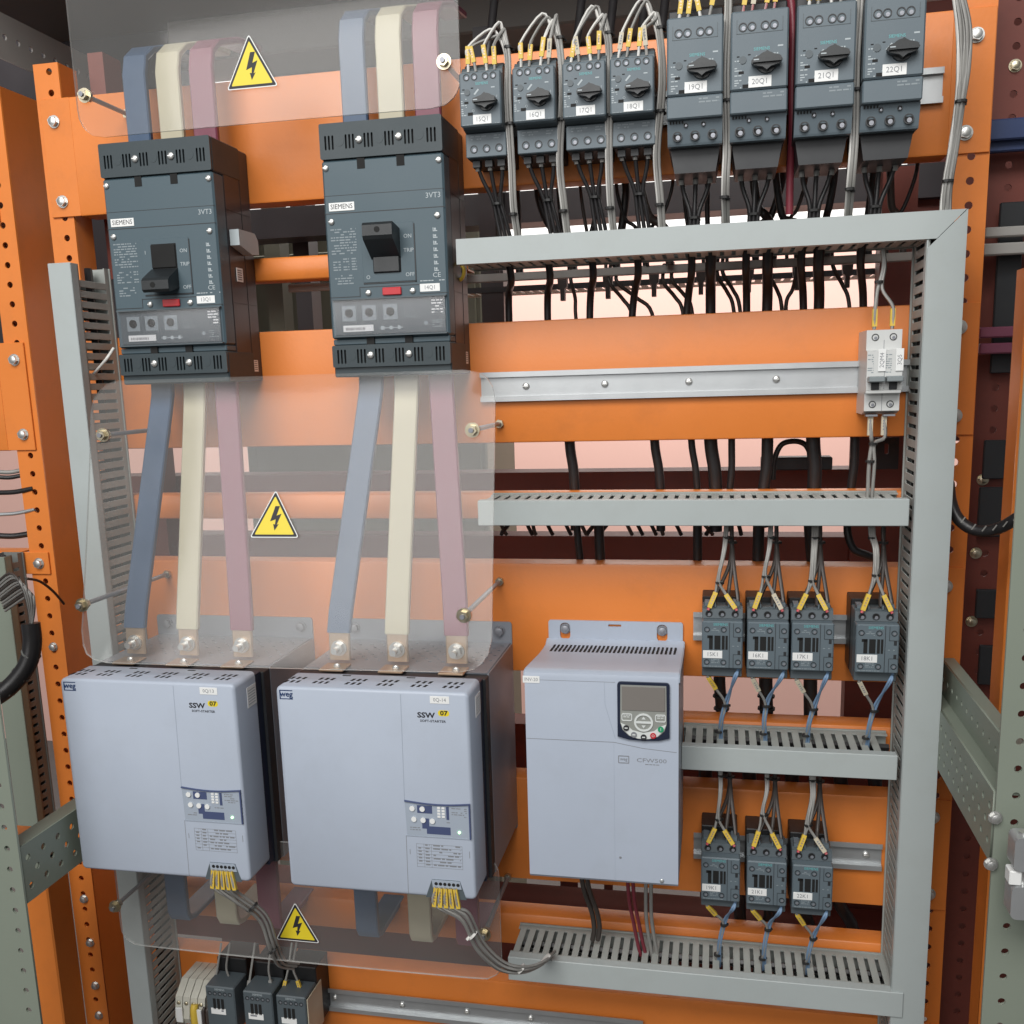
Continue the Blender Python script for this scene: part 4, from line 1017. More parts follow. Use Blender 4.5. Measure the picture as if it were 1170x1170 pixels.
sheet('clear plastic sheet with warning triangle in front of the six busbars', 124, 614, -233, 88, ymid, 34, [rp(117, 497, -140), rp(92, 692, -190), rp(537, 492, -150), rp(528, 705, -190)], (363, -91, 54))
sheet('clear plastic sheet with warning triangle below the soft starters', 92, 602, -636, -474, lambda u, v: -140-3*math.sin(3*u), 24, [rp(131, 1036, -142), rp(553, 1068, -142)], (342, -606, 53))

# ================================================================== wiring
ORD = ['first', 'second', 'third', 'fourth', 'fifth', 'sixth', 'seventh', 'eighth', 'ninth', 'tenth', 'eleventh', 'twelfth', 'thirteenth', 'fourteenth', 'fifteenth', 'sixteenth', 'seventeenth', 'eighteenth', 'nineteenth', 'twentieth', 'twenty-first', 'twenty-second', 'twenty-third', 'twenty-fourth', 'twenty-fifth', 'twenty-sixth']
V3 = lambda *a: Vector(a)
def wire(parent, pts, r, mat, name='wire', n=7, o=None, smooth=5):
    o = o or Vector((0, 0, 0))
    return MB().tube([Vector(p)-o for p in pts], r, n, smooth).build(name, mat, parent, smooth=True, angle=60)
def marker(parent, p, d, o, mat='yellow', L=18, w=4.6):
    m = MB(); m.orient(Vector(p)-o, d, L, w, w*0.8)
    k = m.build('wire_marker', mat, parent)
    dn = Vector(d).normalized(); c = Vector(p)-o+dn*L*0.5; mm = MB()
    for q in (-0.22, -0.05, 0.1, 0.24): mm.orient(c+dn*L*q+Vector((0, -w*0.42, 0)), dn, L*0.08, w*0.4, 0.2)
    mm.build('marker_print', 'ink_grey' if mat != 'yellow' else 'copper', k)
    return k
def tie(parent, p, o, r=3.4, mat='tie', d=(0, 0, 1)):
    d = Vector(d).normalized(); c = Vector(p)-o
    m = MB(); m.cyl(c-d*1.3, c+d*1.3, r, n=10); m.orient(c+d.orthogonal().normalized()*r*0.6-d*1.4, d.orthogonal(), 4.5, 2.6, 2.6)
    return m.build('cable_tie', mat, parent)
def bundle(name, label, o, group=None, cat='wires'): return thing(name, label, cat, o, group)

# --- control wires arching over the motor breakers
rnd = random.Random(3)
def mb_control(k, x, terms, ytop, ztop, xr, peak, tagname, mats, joiny=-78):
    o = Vector((x, ytop, ztop)); t = bundle('control_wires', f'grey control wires arching from breaker {tagname} down into the upper duct', o, 'control wires of the motor breakers')
    n = len(terms); wob = rnd.uniform(-2.5, 2.5)
    for i, dx in enumerate(terms):
        lean = rnd.uniform(-5.5, 5.5); mk = mats[i]
        a = V3(x+dx, ytop, ztop); b = V3(x+dx+lean, ytop-1, ztop+24); s_ = (i-(n-1)/2)*2.1
        top = V3((x+dx+xr)/2+2, ytop+6, peak+rnd.uniform(-9, 7)-i*2)
        pts = [a, (a+b)/2, b, top, V3(xr-6+s_, joiny+2, peak-12+i*1.5), V3(xr+s_*0.7, joiny-(i % 2)*2.4, peak-34), V3(xr+s_*0.8+wob, joiny-(i % 2)*2.6, ZR+5), V3(xr-2+s_*0.8-wob, joiny+8-(i % 2)*2.6, ZR-60), V3(xr-1+s_*0.8, joiny+14-(i % 2)*2.6, 262), V3(xr+1+s_*0.8, -48-(i % 2)*2.6, 224)]
        wire(t, pts, 1.75, 'wire_white' if i in (0, n-2) else 'wire_grey', o=o, smooth=4, n=6)
        d = b-a; marker(t, a+d*rnd.uniform(0.18, 0.42), d, o, mk, rnd.uniform(15, 19))
        MB().cyl(a-o, a+d*0.3-o, 1.5, n=8).build('ferrule', 'ferrule', t)
    for zz in (peak-22, ZR-20, 255): tie(t, (xr-(2 if zz < 300 else 0), joiny+(12 if zz < 300 else 1), zz), o, 5.0)
Y4 = ['yellow']*4
mb_control(0, 600, (-14.5, -6, 6, 14.5), -84, ZR+33, 628, ZR+78, '15Q1', Y4)
mb_control(1, 657.5, (-14.5, -6, 6, 14.5), -84, ZR+33, 684, ZR+82, '16Q1', ['yellow', 'yellow', 'yellow', 'pale_marker'])
mb_control(2, 710.5, (-14.5, -6, 6, 14.5), -84, ZR+33, 735, ZR+82, '17Q1', ['yellow', 'pale_marker', 'yellow', 'yellow'])
mb_control(3, 760, (-14.5, -6, 6, 14.5), -84, ZR+33, 788, ZR+82, '18Q1', ['pale_marker', 'yellow', 'yellow', 'pale_marker'])
mb_control(4, 824, (-16, -7.5, 5, 13.5), -104, ZR+57, 856, ZR+112, '19Q1', Y4, -98)
mb_control(6, 948.5, (-16, -7.5, 5, 13.5), -104, ZR+57, 980, ZR+112, '21Q1', Y4, -98)
for x, tg, mk in ((886, '20Q1', ['yellow', 'pale_marker', 'yellow', 'yellow']), (1011, '22Q1', ['yellow', 'yellow', 'yellow', 'pale_marker'])):
    o = V3(x, -104, ZR+57); t = bundle('control_wires', f'marked control wires rising from the top of breaker {tg}', o, 'control wires of the motor breakers')
    for i, dx in enumerate((-16, -7.5, 5, 13.5)):
        a = V3(x+dx, -104, ZR+57); b = V3(x+dx+rnd.uniform(1, 6), -104, ZR+83)
        wire(t, [a, (a+b)/2, b, V3(x+dx+6, -96, ZR+120), V3(x+20+dx*0.5, -80, ZR+150)], 1.6, 'wire_grey', o=o, smooth=4, n=6)
        marker(t, a+(b-a)*0.28, b-a, o, mk[i]); MB().cyl(a-o, a+(b-a)*0.3-o, 1.5, n=8).build('ferrule', 'ferrule', t)
# burgundy cable between the wider breakers
tag(wire(None, [at(902, -12, -70), at(906, 30, -72), at(905, 90, -72), at(905, 150, -66), at(903, 190, -52), at(902, 245, -45)], 4.2, 'wire_red', name='power_cable'), 'burgundy cable running down between breakers 20Q1 and 21Q1', 'cable')
# grey bundle at the right end of the row
o = at(1095, 0, -60); t = bundle('control_wires', 'grey wire bundle hanging over the right end of the top crossbar', o, 'control wires of the motor breakers')
for i in range(5):
    dx = (i-2)*2.6; pts = [at(1093+dx, -15, -60), at(1101+dx*1.4, 30, -58-(i % 2)*3), at(1101+dx*1.2, 75, -58), at(1097+dx*0.8, 115, -55-(i % 2)*3), at(1090+dx*0.8, 165, -52), at(1082+dx*0.8, 215, -48-(i % 2)*3), at(1080+dx, 245, -46)]
    wire(t, pts, 1.9, 'wire_white' if i == 0 else 'wire_grey', o=o, n=6)
tie(t, at(1098, 116, -57), o, 6); tie(t, at(1083, 207, -50), o, 6)

# --- black power leads below the motor breakers
def power_leads(x, y0, z0, spread, tagname, xo, r=2.3):
    o = V3(x, y0, z0); t = bundle('power_leads', f'three black power leads below breaker {tagname}', o, 'power leads of the motor breakers', 'cable')
    for i, dx in enumerate((-spread, 0, spread)):
        e = (i-1)*4.5
        pts = [V3(x+dx, y0, z0), V3(x+dx*0.8+xo*0.1, y0+4, z0-14), V3(x+e+xo*0.3, -48, z0-36), V3(x+e*1.1+xo*0.6, -44, z0-58), V3(x+e*1.2+xo, -40+2*i, 222)]
        wire(t, pts, r, 'cable_black', o=o, n=7)
        MB().cyl(V3(x+dx, y0, z0+3)-o, V3(x+dx, y0+1, z0-6)-o, r*1.15, n=8).build('ferrule', 'wire_grey', t)
    tie(t, (x+xo*0.35, -47, z0-40), o, 6.2)
for x, tg, xo in ((600, '15Q1', 14), (657.5, '16Q1', 14), (710.5, '17Q1', 12), (760, '18Q1', 10)): power_leads(x, -58, ZR-56, 14, tg, xo)
for x, tg, xo in ((824, '19Q1', -4), (886, '20Q1', -2), (948.5, '21Q1', -3), (1011, '22Q1', -6)): power_leads(x, -52, ZR-84, 15, tg, xo, 2.6)

# --- black cables that leave the upper duct and run down behind the crossbars
cabs = [(581, 582), (626, 626), (676, 674), (728, 722), (790, 784), (812, 812), (853, 853), (878, 876), (917, 918), (937, 935), (986, 986)]
for i, (pa, pb) in enumerate(cabs):
    a = at(pa, 300-(pa-580)*0.06, -20); rr = 4.4 if i not in (5, 7, 9) else 6.0
    tag(wire(None, [V3(a.x, -18, 212), V3(a.x, -6, 190), at(pa*0.5+pb*0.5, 335, 26), at(pb, 372, 34), V3(at(pb, 372, 34).x, 38, 70), V3(at(pb, 372, 34).x+4, 40, 30)], rr, 'cable_black', name='power_cable', n=9), f'{ORD[i]} black cable leaving the upper duct behind the bare-rail crossbar, counted from the left', 'cable', 'cables below the upper duct')
# thinner slanting wires behind
slant = [((652, 318), (658, 362)), ((696, 322), (722, 360)), ((705, 322), (745, 358)), ((758, 322), (780, 356)), ((768, 320), (790, 352)), ((820, 315), (838, 352)), ((826, 312), (845, 350)), ((880, 315), (893, 350)), ((910, 310), (898, 350)), ((952, 305), (970, 346))]
for i, (p0, p1) in enumerate(slant):
    a = at(*p0, 60); b = at(*p1, 70)
    tag(wire(None, [a+V3(0, 20, 22), a, (a+b)/2+V3(2, 3, 0), b, b+V3(6, 6, -60)], 2.4, 'wire_dark', name='rear_wire'), f'{ORD[i]} thin dark wire slanting behind the upper duct, counted from the left', 'wire', 'thin wires behind the upper duct')
# cables in the gap above the middle duct, and on below it
mid = [(651, 506, 657, 570, 6.4), (748, 504, 755, 570, 5.6), (790, 503, 797, 570, 4.2), (812, 503, 818, 570, 8.0), (836, 502, 833, 570, 4.2), (877, 500, 872, 565, 7.0), (929, 500, 930, 565, 8.4), (977, 498, 972, 562, 5.2)]
for i, (xa, ya, xb, yb, rr) in enumerate(mid):
    a = at(xa, ya, 34); b = at(xb, yb, 40)
    tag(wire(None, [a+V3(0, 0, 60), a, (a+b)/2+V3(1.5, 0, 0), b, b+V3(0, 0, -40)], rr, 'cable_black', name='power_cable', n=10), f'{ORD[i]} thick black cable above the middle duct, counted from the left', 'cable', 'cables above the middle duct')
low = [(659, 598, 663, 645, 4.6), (684, 598, 686, 645, 6.2), (797, 598, 797, 645, 5.6), (867, 600, 866, 645, 7.0), (927, 600, 930, 645, 9.0)]
for i, (xa, ya, xb, yb, rr) in enumerate(low):
    a = at(xa, ya, 30); b = at(xb, yb, 34)
    tag(wire(None, [a+V3(0, 0, 30), a, (a+b)/2, b, b+V3(0, 0, -60)], rr, 'cable_black', name='power_cable', n=10), f'{ORD[i]} black cable below the middle duct, counted from the left', 'cable', 'cables below the middle duct')
tag(wire(None, [at(968, 598, 20), at(969, 612, 18), at(976, 628, 10), at(990, 634, 0), at(1003, 640, -12), at(1008, 652, -20)], 4.6, 'cable_black', name='power_cable', n=10), 'black cable bending right below the middle duct toward 18K1', 'cable')
arch = [at(883, 548, 60), at(885, 525, 60), at(893, 508, 60), at(908, 504, 62), at(920, 508, 64), at(927, 520, 64)]
tag(wire(None, arch, 3.4, 'cable_black', name='power_cable', n=9), 'black cable arched between two thick cables above the middle duct', 'cable')
rear_low = [(822, 775, 826, 832, 7.5), (875, 775, 876, 832, 8.5), (926, 775, 926, 832, 8.5)]
for i, (xa, ya, xb, yb, rr) in enumerate(rear_low):
    a = at(xa, ya, 40); b = at(xb, yb, 46)
    t = thing('power_cable', f'{ORD[i]} black corrugated cable below the upper contactors, counted from the left', 'cable', a, 'cables below the upper contactors')
    wire(t, [a+V3(0, 0, 60), a, (a+b)/2, b, b+V3(0, 0, -60)], rr, 'cable_black', name='jacket', n=10, o=a)
    if i < 2:
        for q in (0.35, 0.6): tie(t, a+(b-a)*q, a, rr+2.5)
rl2 = [(806, 880, 806, 905), (856, 882, 858, 907), (905, 884, 905, 908), (960, 885, 962, 910), (1000, 886, 1000, 912)]
for i, (xa, ya, xb, yb) in enumerate(rl2):
    a = at(xa, ya, 60); b = at(xb, yb, 60)
    tag(wire(None, [a+V3(0, 0, 40), a, b, b+V3(0, 0, -60)], 9, 'cable_black', name='power_cable', n=10), f'{ORD[i]} black cable behind the lower contactors, counted from the left', 'cable', 'cables behind the lower contactors')
for i, (xa, xb) in enumerate(((845, 846), (880, 878), (915, 925), (958, 975))):
    a = at(xa, 1030, 60); b = at(xb, 1062, 70)
    tag(wire(None, [a+V3(0, 0, 40), a, b, b+V3(0, 0, -60)], 8, 'cable_black', name='power_cable', n=10), f'{ORD[i]} black cable above the bottom duct, counted from the left', 'cable', 'cables above the bottom duct')
# spaghetti of thin cable ends seen under the middle duct
for i in range(18):
    x = 566+i*16+rnd.uniform(-6, 6); k = rnd.choice((-1, 0.3, 0.6, 1)); a = at(x, 596, 150); b = at(x+k*8, 607, 160)
    tag(wire(None, [a+V3(-6*k, -4, 26), a, b, b+V3(3*k, 4, -5)], 3.0, 'cable_black' if i % 3 else 'wire_dark', name='rear_wire', n=6, smooth=3), f'{ORD[i]} thin wire behind the middle duct, counted from the left', 'wire', 'thin wires behind the middle duct')

# --- contactor wiring
def k_wires(x, z, zt, zb, tagname, mkl, mkr, mkb, n_up=3, xs=5):
    o = V3(x, -40, zt); t = bundle('contactor_wires', f'grey control wires with yellow markers above contactor {tagname}', o, 'wires above the contactors')
    L = V3(x-16, -73, z+36); R_ = V3(x+16, -73, z+36); split = V3(x-3+rnd.uniform(-3, 3), -66, z+68+rnd.uniform(-7, 9))
    for i, end in enumerate((L, R_, L+V3(1.5, 2, 0))[:n_up]):
        d = (i-1)*2.2
        wire(t, [V3(x+xs+d, -44, zt+10), V3(x+xs*0.8+d, -50, zt-14), V3(x+xs*0.3+d*0.8, -60, (zt+split.z)/2), split+V3(d*0.8, -(i % 2)*2, 6), split+(end-split)*0.35, end], 1.7, 'wire_grey', o=o, n=6)
    for end, mk in ((L, mkl), (R_, mkr)):
        d = (split-end); marker(t, end+d.normalized()*3, d, o, mk, 19, 5.0); MB().cyl(end-o, end+d.normalized()*4-o, 1.7, n=8).build('ferrule', 'ferrule', t)
    tie(t, split+V3(0, 0, 2), o, 4.2); tie(t, (x+xs*0.8, -50, zt-18), o, 4.6)
    t2 = bundle('contactor_wires', f'dark power wires behind contactor {tagname}', V3(x, -30, zt), 'power wires above the contactors')
    for dx in (-8, 6, 17):
        wire(t2, [V3(x+9, -30, zt+8), V3(x+10, -32, zt-22), V3(x+9+dx*0.2, -38, z+82), V3(x+dx, -56, z+48), V3(x+dx, -60, z+40)], 2.3, 'wire_dark', o=V3(x, -30, zt), n=6)
    tie(t2, (x+10, -33, zt-26), V3(x, -30, zt), 5.4)
    o3 = V3(x, -60, z-44); t3 = bundle('contactor_wires', f'marked grey wire and blue wire below contactor {tagname}', o3, 'wires below the contactors')
    a = V3(x-17, -74, z-40); b = V3(x+18, -80, z-34); j = V3(x+2+rnd.uniform(-3, 3), -62, z-74+rnd.uniform(-6, 6)); e = V3(x-1+rnd.uniform(-4, 4), -48, zb+2)
    d = j-a
    wire(t3, [a, a+d*0.5, j, (j+e)/2+V3(1, -3, 0), e, e+V3(0, 4, -14)], 1.7, 'wire_grey', o=o3, n=6)
    for s_ in (0, 2.6): wire(t3, [b+V3(s_*0.4, 4, 2), b+V3(-2-s_, -2, -6), j+V3(2+s_, -1, 6), (j+e)/2+V3(-1+s_, -4, 2), e+V3(2+s_, 0, 0), e+V3(2+s_, 4, -14)], 1.4, 'wire_blue', o=o3, n=6)
    marker(t3, a+d.normalized()*4, d, o3, mkb, 18, 5.0); tie(t3, j+V3(1, 0, -3), o3, 4.2)
    tie(t3, e+V3(1, -2, 6), o3, 4.4)
mk = (('yellow', 'yellow', 'yellow'), ('yellow', 'pale_marker', 'pale_marker'), ('yellow', 'yellow', 'pale_marker'), ('yellow', 'yellow', 'pale_marker'), ('yellow', 'yellow', 'yellow'), ('yellow', 'yellow', 'yellow'), ('yellow', 'pale_marker', 'yellow'))
for i, (ko, x, z, tx) in enumerate(KS):
    k_wires(x, z, -90 if i < 4 else -378, -349 if i < 4 else -640, tx, *mk[i], n_up=3 if i in (2, 3, 6) else 2, xs=(5, 4, 3, -6, 0, 1, 0)[i])

# --- wires of the white miniature breaker
o = V3(1021, -45, 116); t = bundle('control_wires', 'two grey wires rising from the white breaker to the upper duct', o)
for k, (dx, pxs) in enumerate(((-9, (998, 1003, 1009, 1008)), (9, (1013, 1008, 1011, 1010)))):
    a = V3(1021+dx, -50, 117)
    wire(t, [a, a+V3(0, -1, 22), at(pxs[1], 330, -48), at(pxs[2], 305, -45), at(pxs[3], 285, -42)], 1.9, 'wire_grey', o=o, n=6)
    marker(t, a+V3(0, 0, 3), (0, 0, 1), o, 'yellow', 18, 5)
tie(t, at(1004, 322, -48), o, 4.6)
o = V3(1021, -45, 28); t = bundle('control_wires', 'two grey wires falling from the white breaker to the middle duct', o)
for k, (dx, px1) in enumerate(((-9, 993), (5, 999))):
    a = V3(1020+dx, -50, 27)
    wire(t, [a, a+V3(2, -1, -24), at(996+k*3, 507, -46), at(993+k*6, 530, -46), at(991+k*5, 570, -44)], 2.1, 'wire_grey', o=o, n=6)
    marker(t, a+V3(0.5, 0, -22), (0, 0, 1), o, 'pale_marker', 20, 5.4)
tie(t, at(997, 507, -46), o, 4.4); tie(t, at(994, 527, -46), o, 5.0)

# --- wire tails of the two soft starters
def starter_wires(label, cx_, path, tie_at, mt):
    o = V3(cx_+77, -220, -478); t = bundle('control_wires', label, o, 'control wires of the soft starters')
    for i in range(5):
        a = V3(cx_+65+i*5.4, -219, -474); d = V3((i-2)*0.07, 0, -1)
        marker(t, a+d.normalized()*24, -d, o, 'yellow', 23, 4.6)
        pts = [a, a+d*22]+[p+V3((i-2)*2.4, -(i % 2)*3, (i-2)*2.2) for p in path]
        wire(t, pts, 1.9, 'wire_grey', o=o, n=6)
    for p, m_ in tie_at: tie(t, p, o, 7.0, m_, (0.7, 0, -0.7))
starter_wires('grey wire tail with yellow markers under the left soft starter', 215, [at(272, 1026, -205), at(300, 1048, -180), at(312, 1080, -160), at(322, 1100, -120), at(338, 1104, -95)], [(at(289, 1036, -192), 'tie'), (at(313, 1085, -157), 'tie')], 0)
starter_wires('grey wire tail with yellow markers under the right soft starter', 484, [at(532, 1048, -210), at(548, 1080, -190), at(572, 1103, -170), at(598, 1108, -150), at(620, 1100, -120), at(630, 1090, -80)], [(at(540, 1068, -200), 'tie_white'), (at(595, 1107, -152), 'tie_white'), (at(624, 1095, -110), 'tie_white')], 0)
# --- leads under the drive
for lbl, pts, r_, mt in (('red lead pair under the frequency drive', [(717, 1004, -60), (719, 1030, -55), (724, 1055, -50), (728, 1075, -46), (732, 1092, -44)], 2.4, 'wire_red'), ('grey lead pair under the frequency drive', [(738, 1006, -60), (738, 1040, -55), (740, 1062, -50), (744, 1085, -46), (746, 1098, -44)], 2.4, 'wire_grey'), ('dark lead pair under the frequency drive', [(664, 1000, -60), (668, 1020, -55), (676, 1042, -50), (679, 1060, -46), (677, 1074, -44)], 3.2, 'wire_dark')):
    o = at(*pts[0]); t = thing('drive_leads', lbl, 'wires', o, 'leads of the frequency drive')
    for s_ in (0, 6): wire(t, [at(a+s_, b, c) for a, b, c in pts], r_, mt, o=o, n=7)
tag(wire(None, [at(130, 398, -60), at(122, 410, -70), at(112, 422, -60), at(101, 434, -40)], 2.0, 'wire_white', name='loose_wire'), 'white wire from the left large breaker into the left duct', 'wire')
tag(wire(None, [at(525, 300, -40), at(530, 308, -42), at(528, 318, -38), at(520, 322, -30)], 2.2, 'yellow', name='loose_wire'), 'yellow wire loop right of the second large breaker', 'wire')
# relay tails
for i, (xa, ya, xb) in enumerate(((247, 1118, 243), (262, 1122, 268), (286, 1115, 283), (308, 1118, 311), (328, 1128, 323), (336, 1130, 345))):
    o = at(xb, 1134, -60); t = thing('relay_wire', f'{ORD[i]} grey marked wire above the bottom relays, counted from the left', 'wire', o, 'wires above the bottom relays')
    e = at((xa*2+(252, 252, 290, 305, 333, 333)[i])/3, 1105, -50); a = at(xb, 1136, -60)
    wire(t, [a, (a+e)/2, e, e+V3(2, 12, 30)], 1.6, 'wire_grey', o=o, n=6); marker(t, a+(e-a).normalized()*3, e-a, o, 'yellow' if i in (0, 4, 5) else 'wire_grey', 16, 4.6)
q = at(225, 1160, -68)
t = thing('terminal_wires', 'yellow and dark wires hanging from the cream terminal block', 'wires', q)
wire(t, [q+V3(-4, 4, 14), q+V3(-4, 0, 0), q+V3(-2, 0, -60)], 5.5, 'yellow', o=q)
for dx in (9, 15, 21): wire(t, [q+V3(dx, 6, 10), q+V3(dx, 2, 0), q+V3(dx+2, 0, -60)], 2.2, 'wire_dark', o=q); 

# ================================================================== neighbouring bays and door frames
# left: wire fan into a dark sleeve
o = at(20, 690, -100); t = thing('cable_loom', 'fan of grey wires entering a black sleeve at the left edge', 'cable loom', o)
for i in range(11):
    a = at(-6+i*1.2, 668+i*3, -95); p1 = at(12+i*2.2, 655+i*2.5, -120); p2 = at(26+i*1.3, 672+i*1.6, -125); p3 = at(34+i*0.4, 705, -118)
    wire(t, [a, p1, p2, p3, at(33, 725, -115)], 1.7, 'wire_grey' if i % 3 else 'wire_dark', o=o, n=6)
slv = [at(35, 712, -116), at(37, 735, -118), at(32, 758, -125), at(18, 778, -135), at(2, 792, -145), at(-20, 805, -150)]
wire(t, slv, 11.5, 'cable_black', name='sleeve', o=o, n=14)
for p in (at(35.5, 747, -121), at(24, 771, -130), at(8, 787, -141)): tie(t, p, o, 12.6, 'ductdark', (0.8, 0, 1))
tag(wire(None, [at(30, 661, -100), at(45, 664, -70), at(60, 675, -40), at(73, 690, -10)], 1.8, 'wire_dark', name='loose_wire'), 'single dark wire crossing the left edge post', 'wire')
for i, (pa, pb, mt, rr) in enumerate((((-4, 539, 20), (26, 537, 30), 'wire_grey', 3), ((-4, 545, 20), (26, 543, 30), 'cable_black', 3), ((-4, 563, 0), (38, 558, 4), 'cable_black', 3.4), ((-4, 588, 0), (40, 582, 4), 'zinc', 2.6), ((-4, 612, 20), (34, 610, 30), 'cable_black', 4.2))):
    tag(wire(None, [at(*pa), (at(*pa)+at(*pb))/2+V3(0, 0, -2), at(*pb)], rr, mt, name='loose_cable'), f'{ORD[i]} cable end reaching the left edge post, counted from above', 'cable', 'cable ends at the left edge post')
# perforated rails running front to back
def holed_rail(label, x, ya, yb, z0, z1, rows, mat, hr=3.4, pitch=25, lip=0, stag=True):
    t = thing('side_rail', label, 'side rail', (x, ya, z0)); L = yb-ya; H = z1-z0; hs = []
    for r_ in range(rows):
        zz = H*(r_+1)/(rows+1)
        for k in range(int((L-10)/pitch)+1):
            yy = 10+k*pitch+(pitch/2 if stag and r_ % 2 else 0)
            if yy < L-6: hs.append(circ(yy, zz, hr, 10))
    obj('web', flat([(0, 0), (L, 0), (L, H), (0, H)], hs, 2.4, YZ(0)), mat, t)
    s = 1 if lip > 0 else -1
    if lip:
        MB().box(s*1.3, lip, 0, L, H-2.2, H).build('upper_lip', mat, t); MB().box(s*1.3, lip, 0, L, 0, 2.2).build('lower_lip', mat, t)
    return t
a = at(22, 968, -300); a2 = at(28, 1032, -300)
XL = a.x
holed_rail('green-grey perforated side rail at the lower left', XL, -300, -10, a2.z, a.z, 3, 'frame_green', 4.0, 26, -22)
t = thing('door_frame', 'green-grey perforated door frame upright at the lower left', 'door frame', (XL-24, -303, -1100))
obj('face', flat([(-50, 0), (26, 0), (26, 1090), (-50, 1090)], [circ(12, 30+25*i, 3.6, 12) for i in range(42)], 3, XZ(0)), 'frame_green', t)
MB().box(-62, -50.2, -22, 2, 0, 1090, 3).build('edge_fold', 'frame_green', t)
a = at(50, 1100, -120)
tag(MB().prism([(-26, -4), (18, -4), (20, -2), (20, 40), (17, 40), (17, 0), (-26, 0)], 'z', 0, at(50, 1010, -120).z+1000).build('frame_post', 'orange', None, (a.x, -116, -1000), True, 30), 'orange post standing behind the lower left side rail', 'post')
a = at(15, 948, -210); b = at(47, 940, -190)
tag(MB().box(a.x-20, b.x, -240, -190, a.z-8, a.z-4, 0.8).build('small_shelf', 'orange'), 'small orange bracket plate above the lower left side rail', 'bracket')
# upper left rail and dark roof beam
a = at(0, 14, 70); b = at(0, 70, 70)
holed_rail('grey perforated side rail at the upper left corner', a.x, 10, 420, b.z, a.z, 1, 'frame_mid', 4.2, 26)
tag(MB().box(-20, 1180, 380, 470, 590, 654, 3).build('roof_beam', 'frame_grey'), 'dark roof beam across the top of the cabinet', 'beam')
# right: side rails, door frame, hinge
a = at(1137, 905, -300); b = at(1137, 985, -300)
XR = a.x
holed_rail('green-grey perforated side rail at the lower right', XR, -300, -5, b.z, a.z, 3, 'frame_green', 3.6, 22, 20)
a = at(1140, 858, -300); b = at(1140, 900, -300)
holed_rail('green-grey upper side rail at the right with a dark inner face', XR+14, -300, -5, b.z-4, a.z, 1, 'frame_green', 3.2, 22, 14)
t = thing('door_frame', 'green-grey perforated door frame upright at the right edge', 'door frame', (XR+22, -303, -1100))
obj('face', flat([(-22, 0), (22, 0), (22, 1620), (-22, 1620)], [circ(-6, 30+25*i, 3.4, 12) for i in range(63)], 3, XZ(0)), 'frame_green', t)
MB().box(22.2, 26, -16, 2, 0, 1620, 1).build('edge_fold', 'frame_green', t)
MB().box(26.2, 60, 6, 10, 0, 1620, 1).build('rebate', 'frame_green', t)
for px, py in ((1137, 934), (1132, 987)):
    p = at(px, py, -305); hexbolt(t, p.x-XR-22, -1.6, p.z+1100, 4.8)
t = thing('cabinet_door', 'green-grey cabinet door edge at the right border', 'door', (XR+60, -330, -1100))
MB().box(0, 4, 0, 26, 0, 1620, 1).build('door_fold', 'frame_green', t); MB().box(4.2, 120, 0, 4, 0, 1620, 1).build('door_panel', 'frame_green', t)
p = at(1175, 1000, -345)
t = thing('door_hinge', 'metal door hinge at the right edge', 'hinge', (p.x, -336, p.z))
for zz in (-38, 6): MB().prism(rrect(-14, 22, zz, zz+30, 5), 'y', -16, 4).build('hinge_leaf', 'zinc', t, smooth=True, angle=40)
MB().cyl((-4, -6, -40), (-4, -6, 38), 5, n=14).build('hinge_pin', 'bolt', t, smooth=True)
MB().box(-16, -6, -14, 0, -8, 5, 1).build('pin_clip', 'tape', t)
# busbars and rails of the right bay
for lbl, pa, pb, Y, h, mt in (('dark blue busbar of the right bay, upper', (1128, 150), (1180, 146), 60, 22, 'blue_bar'), ('dark blue busbar of the right bay, lower', (1126, 168), (1180, 164), 70, 14, 'blue_bar'), ('purple busbar of the right bay, upper', (1118, 380), (1168, 379), 60, 12, 'purple_bar'), ('purple busbar of the right bay, lower', (1118, 398), (1168, 398), 60, 12, 'purple_bar'), ('grey rail of the right bay, upper', (1124, 268), (1180, 262), 60, 11, 'frame_mid'), ('grey rail of the right bay, lower', (1122, 287), (1180, 282), 60, 13, 'frame_mid')):
    a = at(*pa, Y); b = at(*pb, Y)
    tag(MB().box(a.x, b.x+60, Y-5, Y+5, (a.z+b.z)/2-h/2, (a.z+b.z)/2+h/2, 1.5).build('side_busbar', mt), lbl, 'busbar')
o = at(1087, 565, -60); t = thing('braided_cable', 'black braided cable looping out of the tall right duct', 'cable', o)
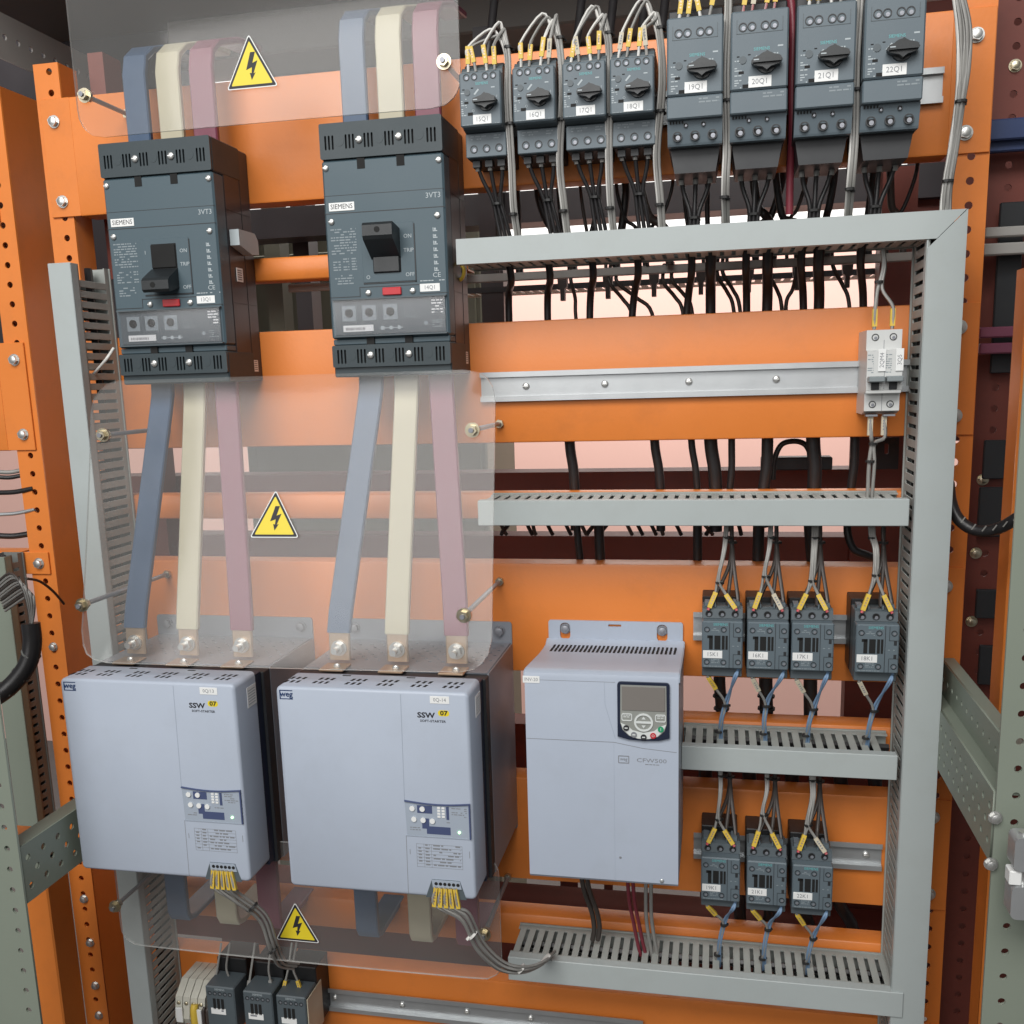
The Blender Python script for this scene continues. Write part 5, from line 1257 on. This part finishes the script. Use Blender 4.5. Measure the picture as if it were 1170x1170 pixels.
wire(t, [at(1084, 552, -30), at(1087, 575, -50), at(1096, 594, -62), at(1115, 606, -72), at(1140, 604, -85), at(1165, 590, -100), at(1185, 575, -110)], 6.2, 'cable_black', name='jacket', o=o, n=12)
for k, (px, py) in enumerate(((1098, 597), (1110, 605), (1122, 607), (1134, 606), (1146, 602), (1158, 595))):
    MB().orient(at(px, py, -72-k*5-7)-o, (0.5, -0.1, 0.8), 7, 1.2, 0.6).build('braid_fleck', 'wire_grey', t)
for i, (px, py, hh) in enumerate(((1151, 330, 190), (1137, 525, 46), (1131, 585, 60), (1131, 760, 50), (1128, 690, 36))):
    p = at(px, py, 80); tag(MB().box(p.x-13, p.x+13, 78, 84, p.z-hh/2, p.z+hh/2, 1).build('cover_plate', 'device_back'), f'{ORD[i]} dark cover plate behind the right inner post, counted from above' if i != 0 else 'tall dark cover plate behind the right inner post', 'plate', 'dark plates of the right bay')

# --- loops of black cable hanging behind the motor breakers
for i in range(22):
    xa = 580+i*23+rnd.uniform(-9, 9); xb = xa+rnd.uniform(-34, 40); yb_ = 45+rnd.uniform(0, 60); d_ = rnd.uniform(10, 46)
    pts = [V3(xa, yb_, 330), V3(xa+2, yb_, 296), V3((xa*2+xb)/3, yb_+6, 272-d_*0.6), V3((xa+xb*2)/3, yb_+8, 262-d_*0.5), V3(xb, yb_, 240), V3(xb+2, yb_, 205)]
    tag(wire(None, pts, rnd.choice((2.2, 3.0, 4.2, 5.0)), 'cable_black' if i % 4 else 'wire_dark', name='power_cable', n=8), f'{ORD[i]} black cable hanging behind the motor breakers, counted from the left', 'cable', 'cables behind the motor breakers')
for i, (px, py) in enumerate(((566, 20), (666, 15), (702, 18), (738, 20), (762, 10))):
    a = at(px, py-25, 60); tag(wire(None, [a+V3(10, 60, 60), a+V3(3, 20, 20), a, at(px-5, py+18, 30), at(px-9, py+45, 20), at(px-9, py+70, 20)], 5.0, 'cable_black', name='power_cable', n=9), f'{ORD[i]} black cable dropping behind the top crossbar, counted from the left', 'cable', 'cables dropping at the top')
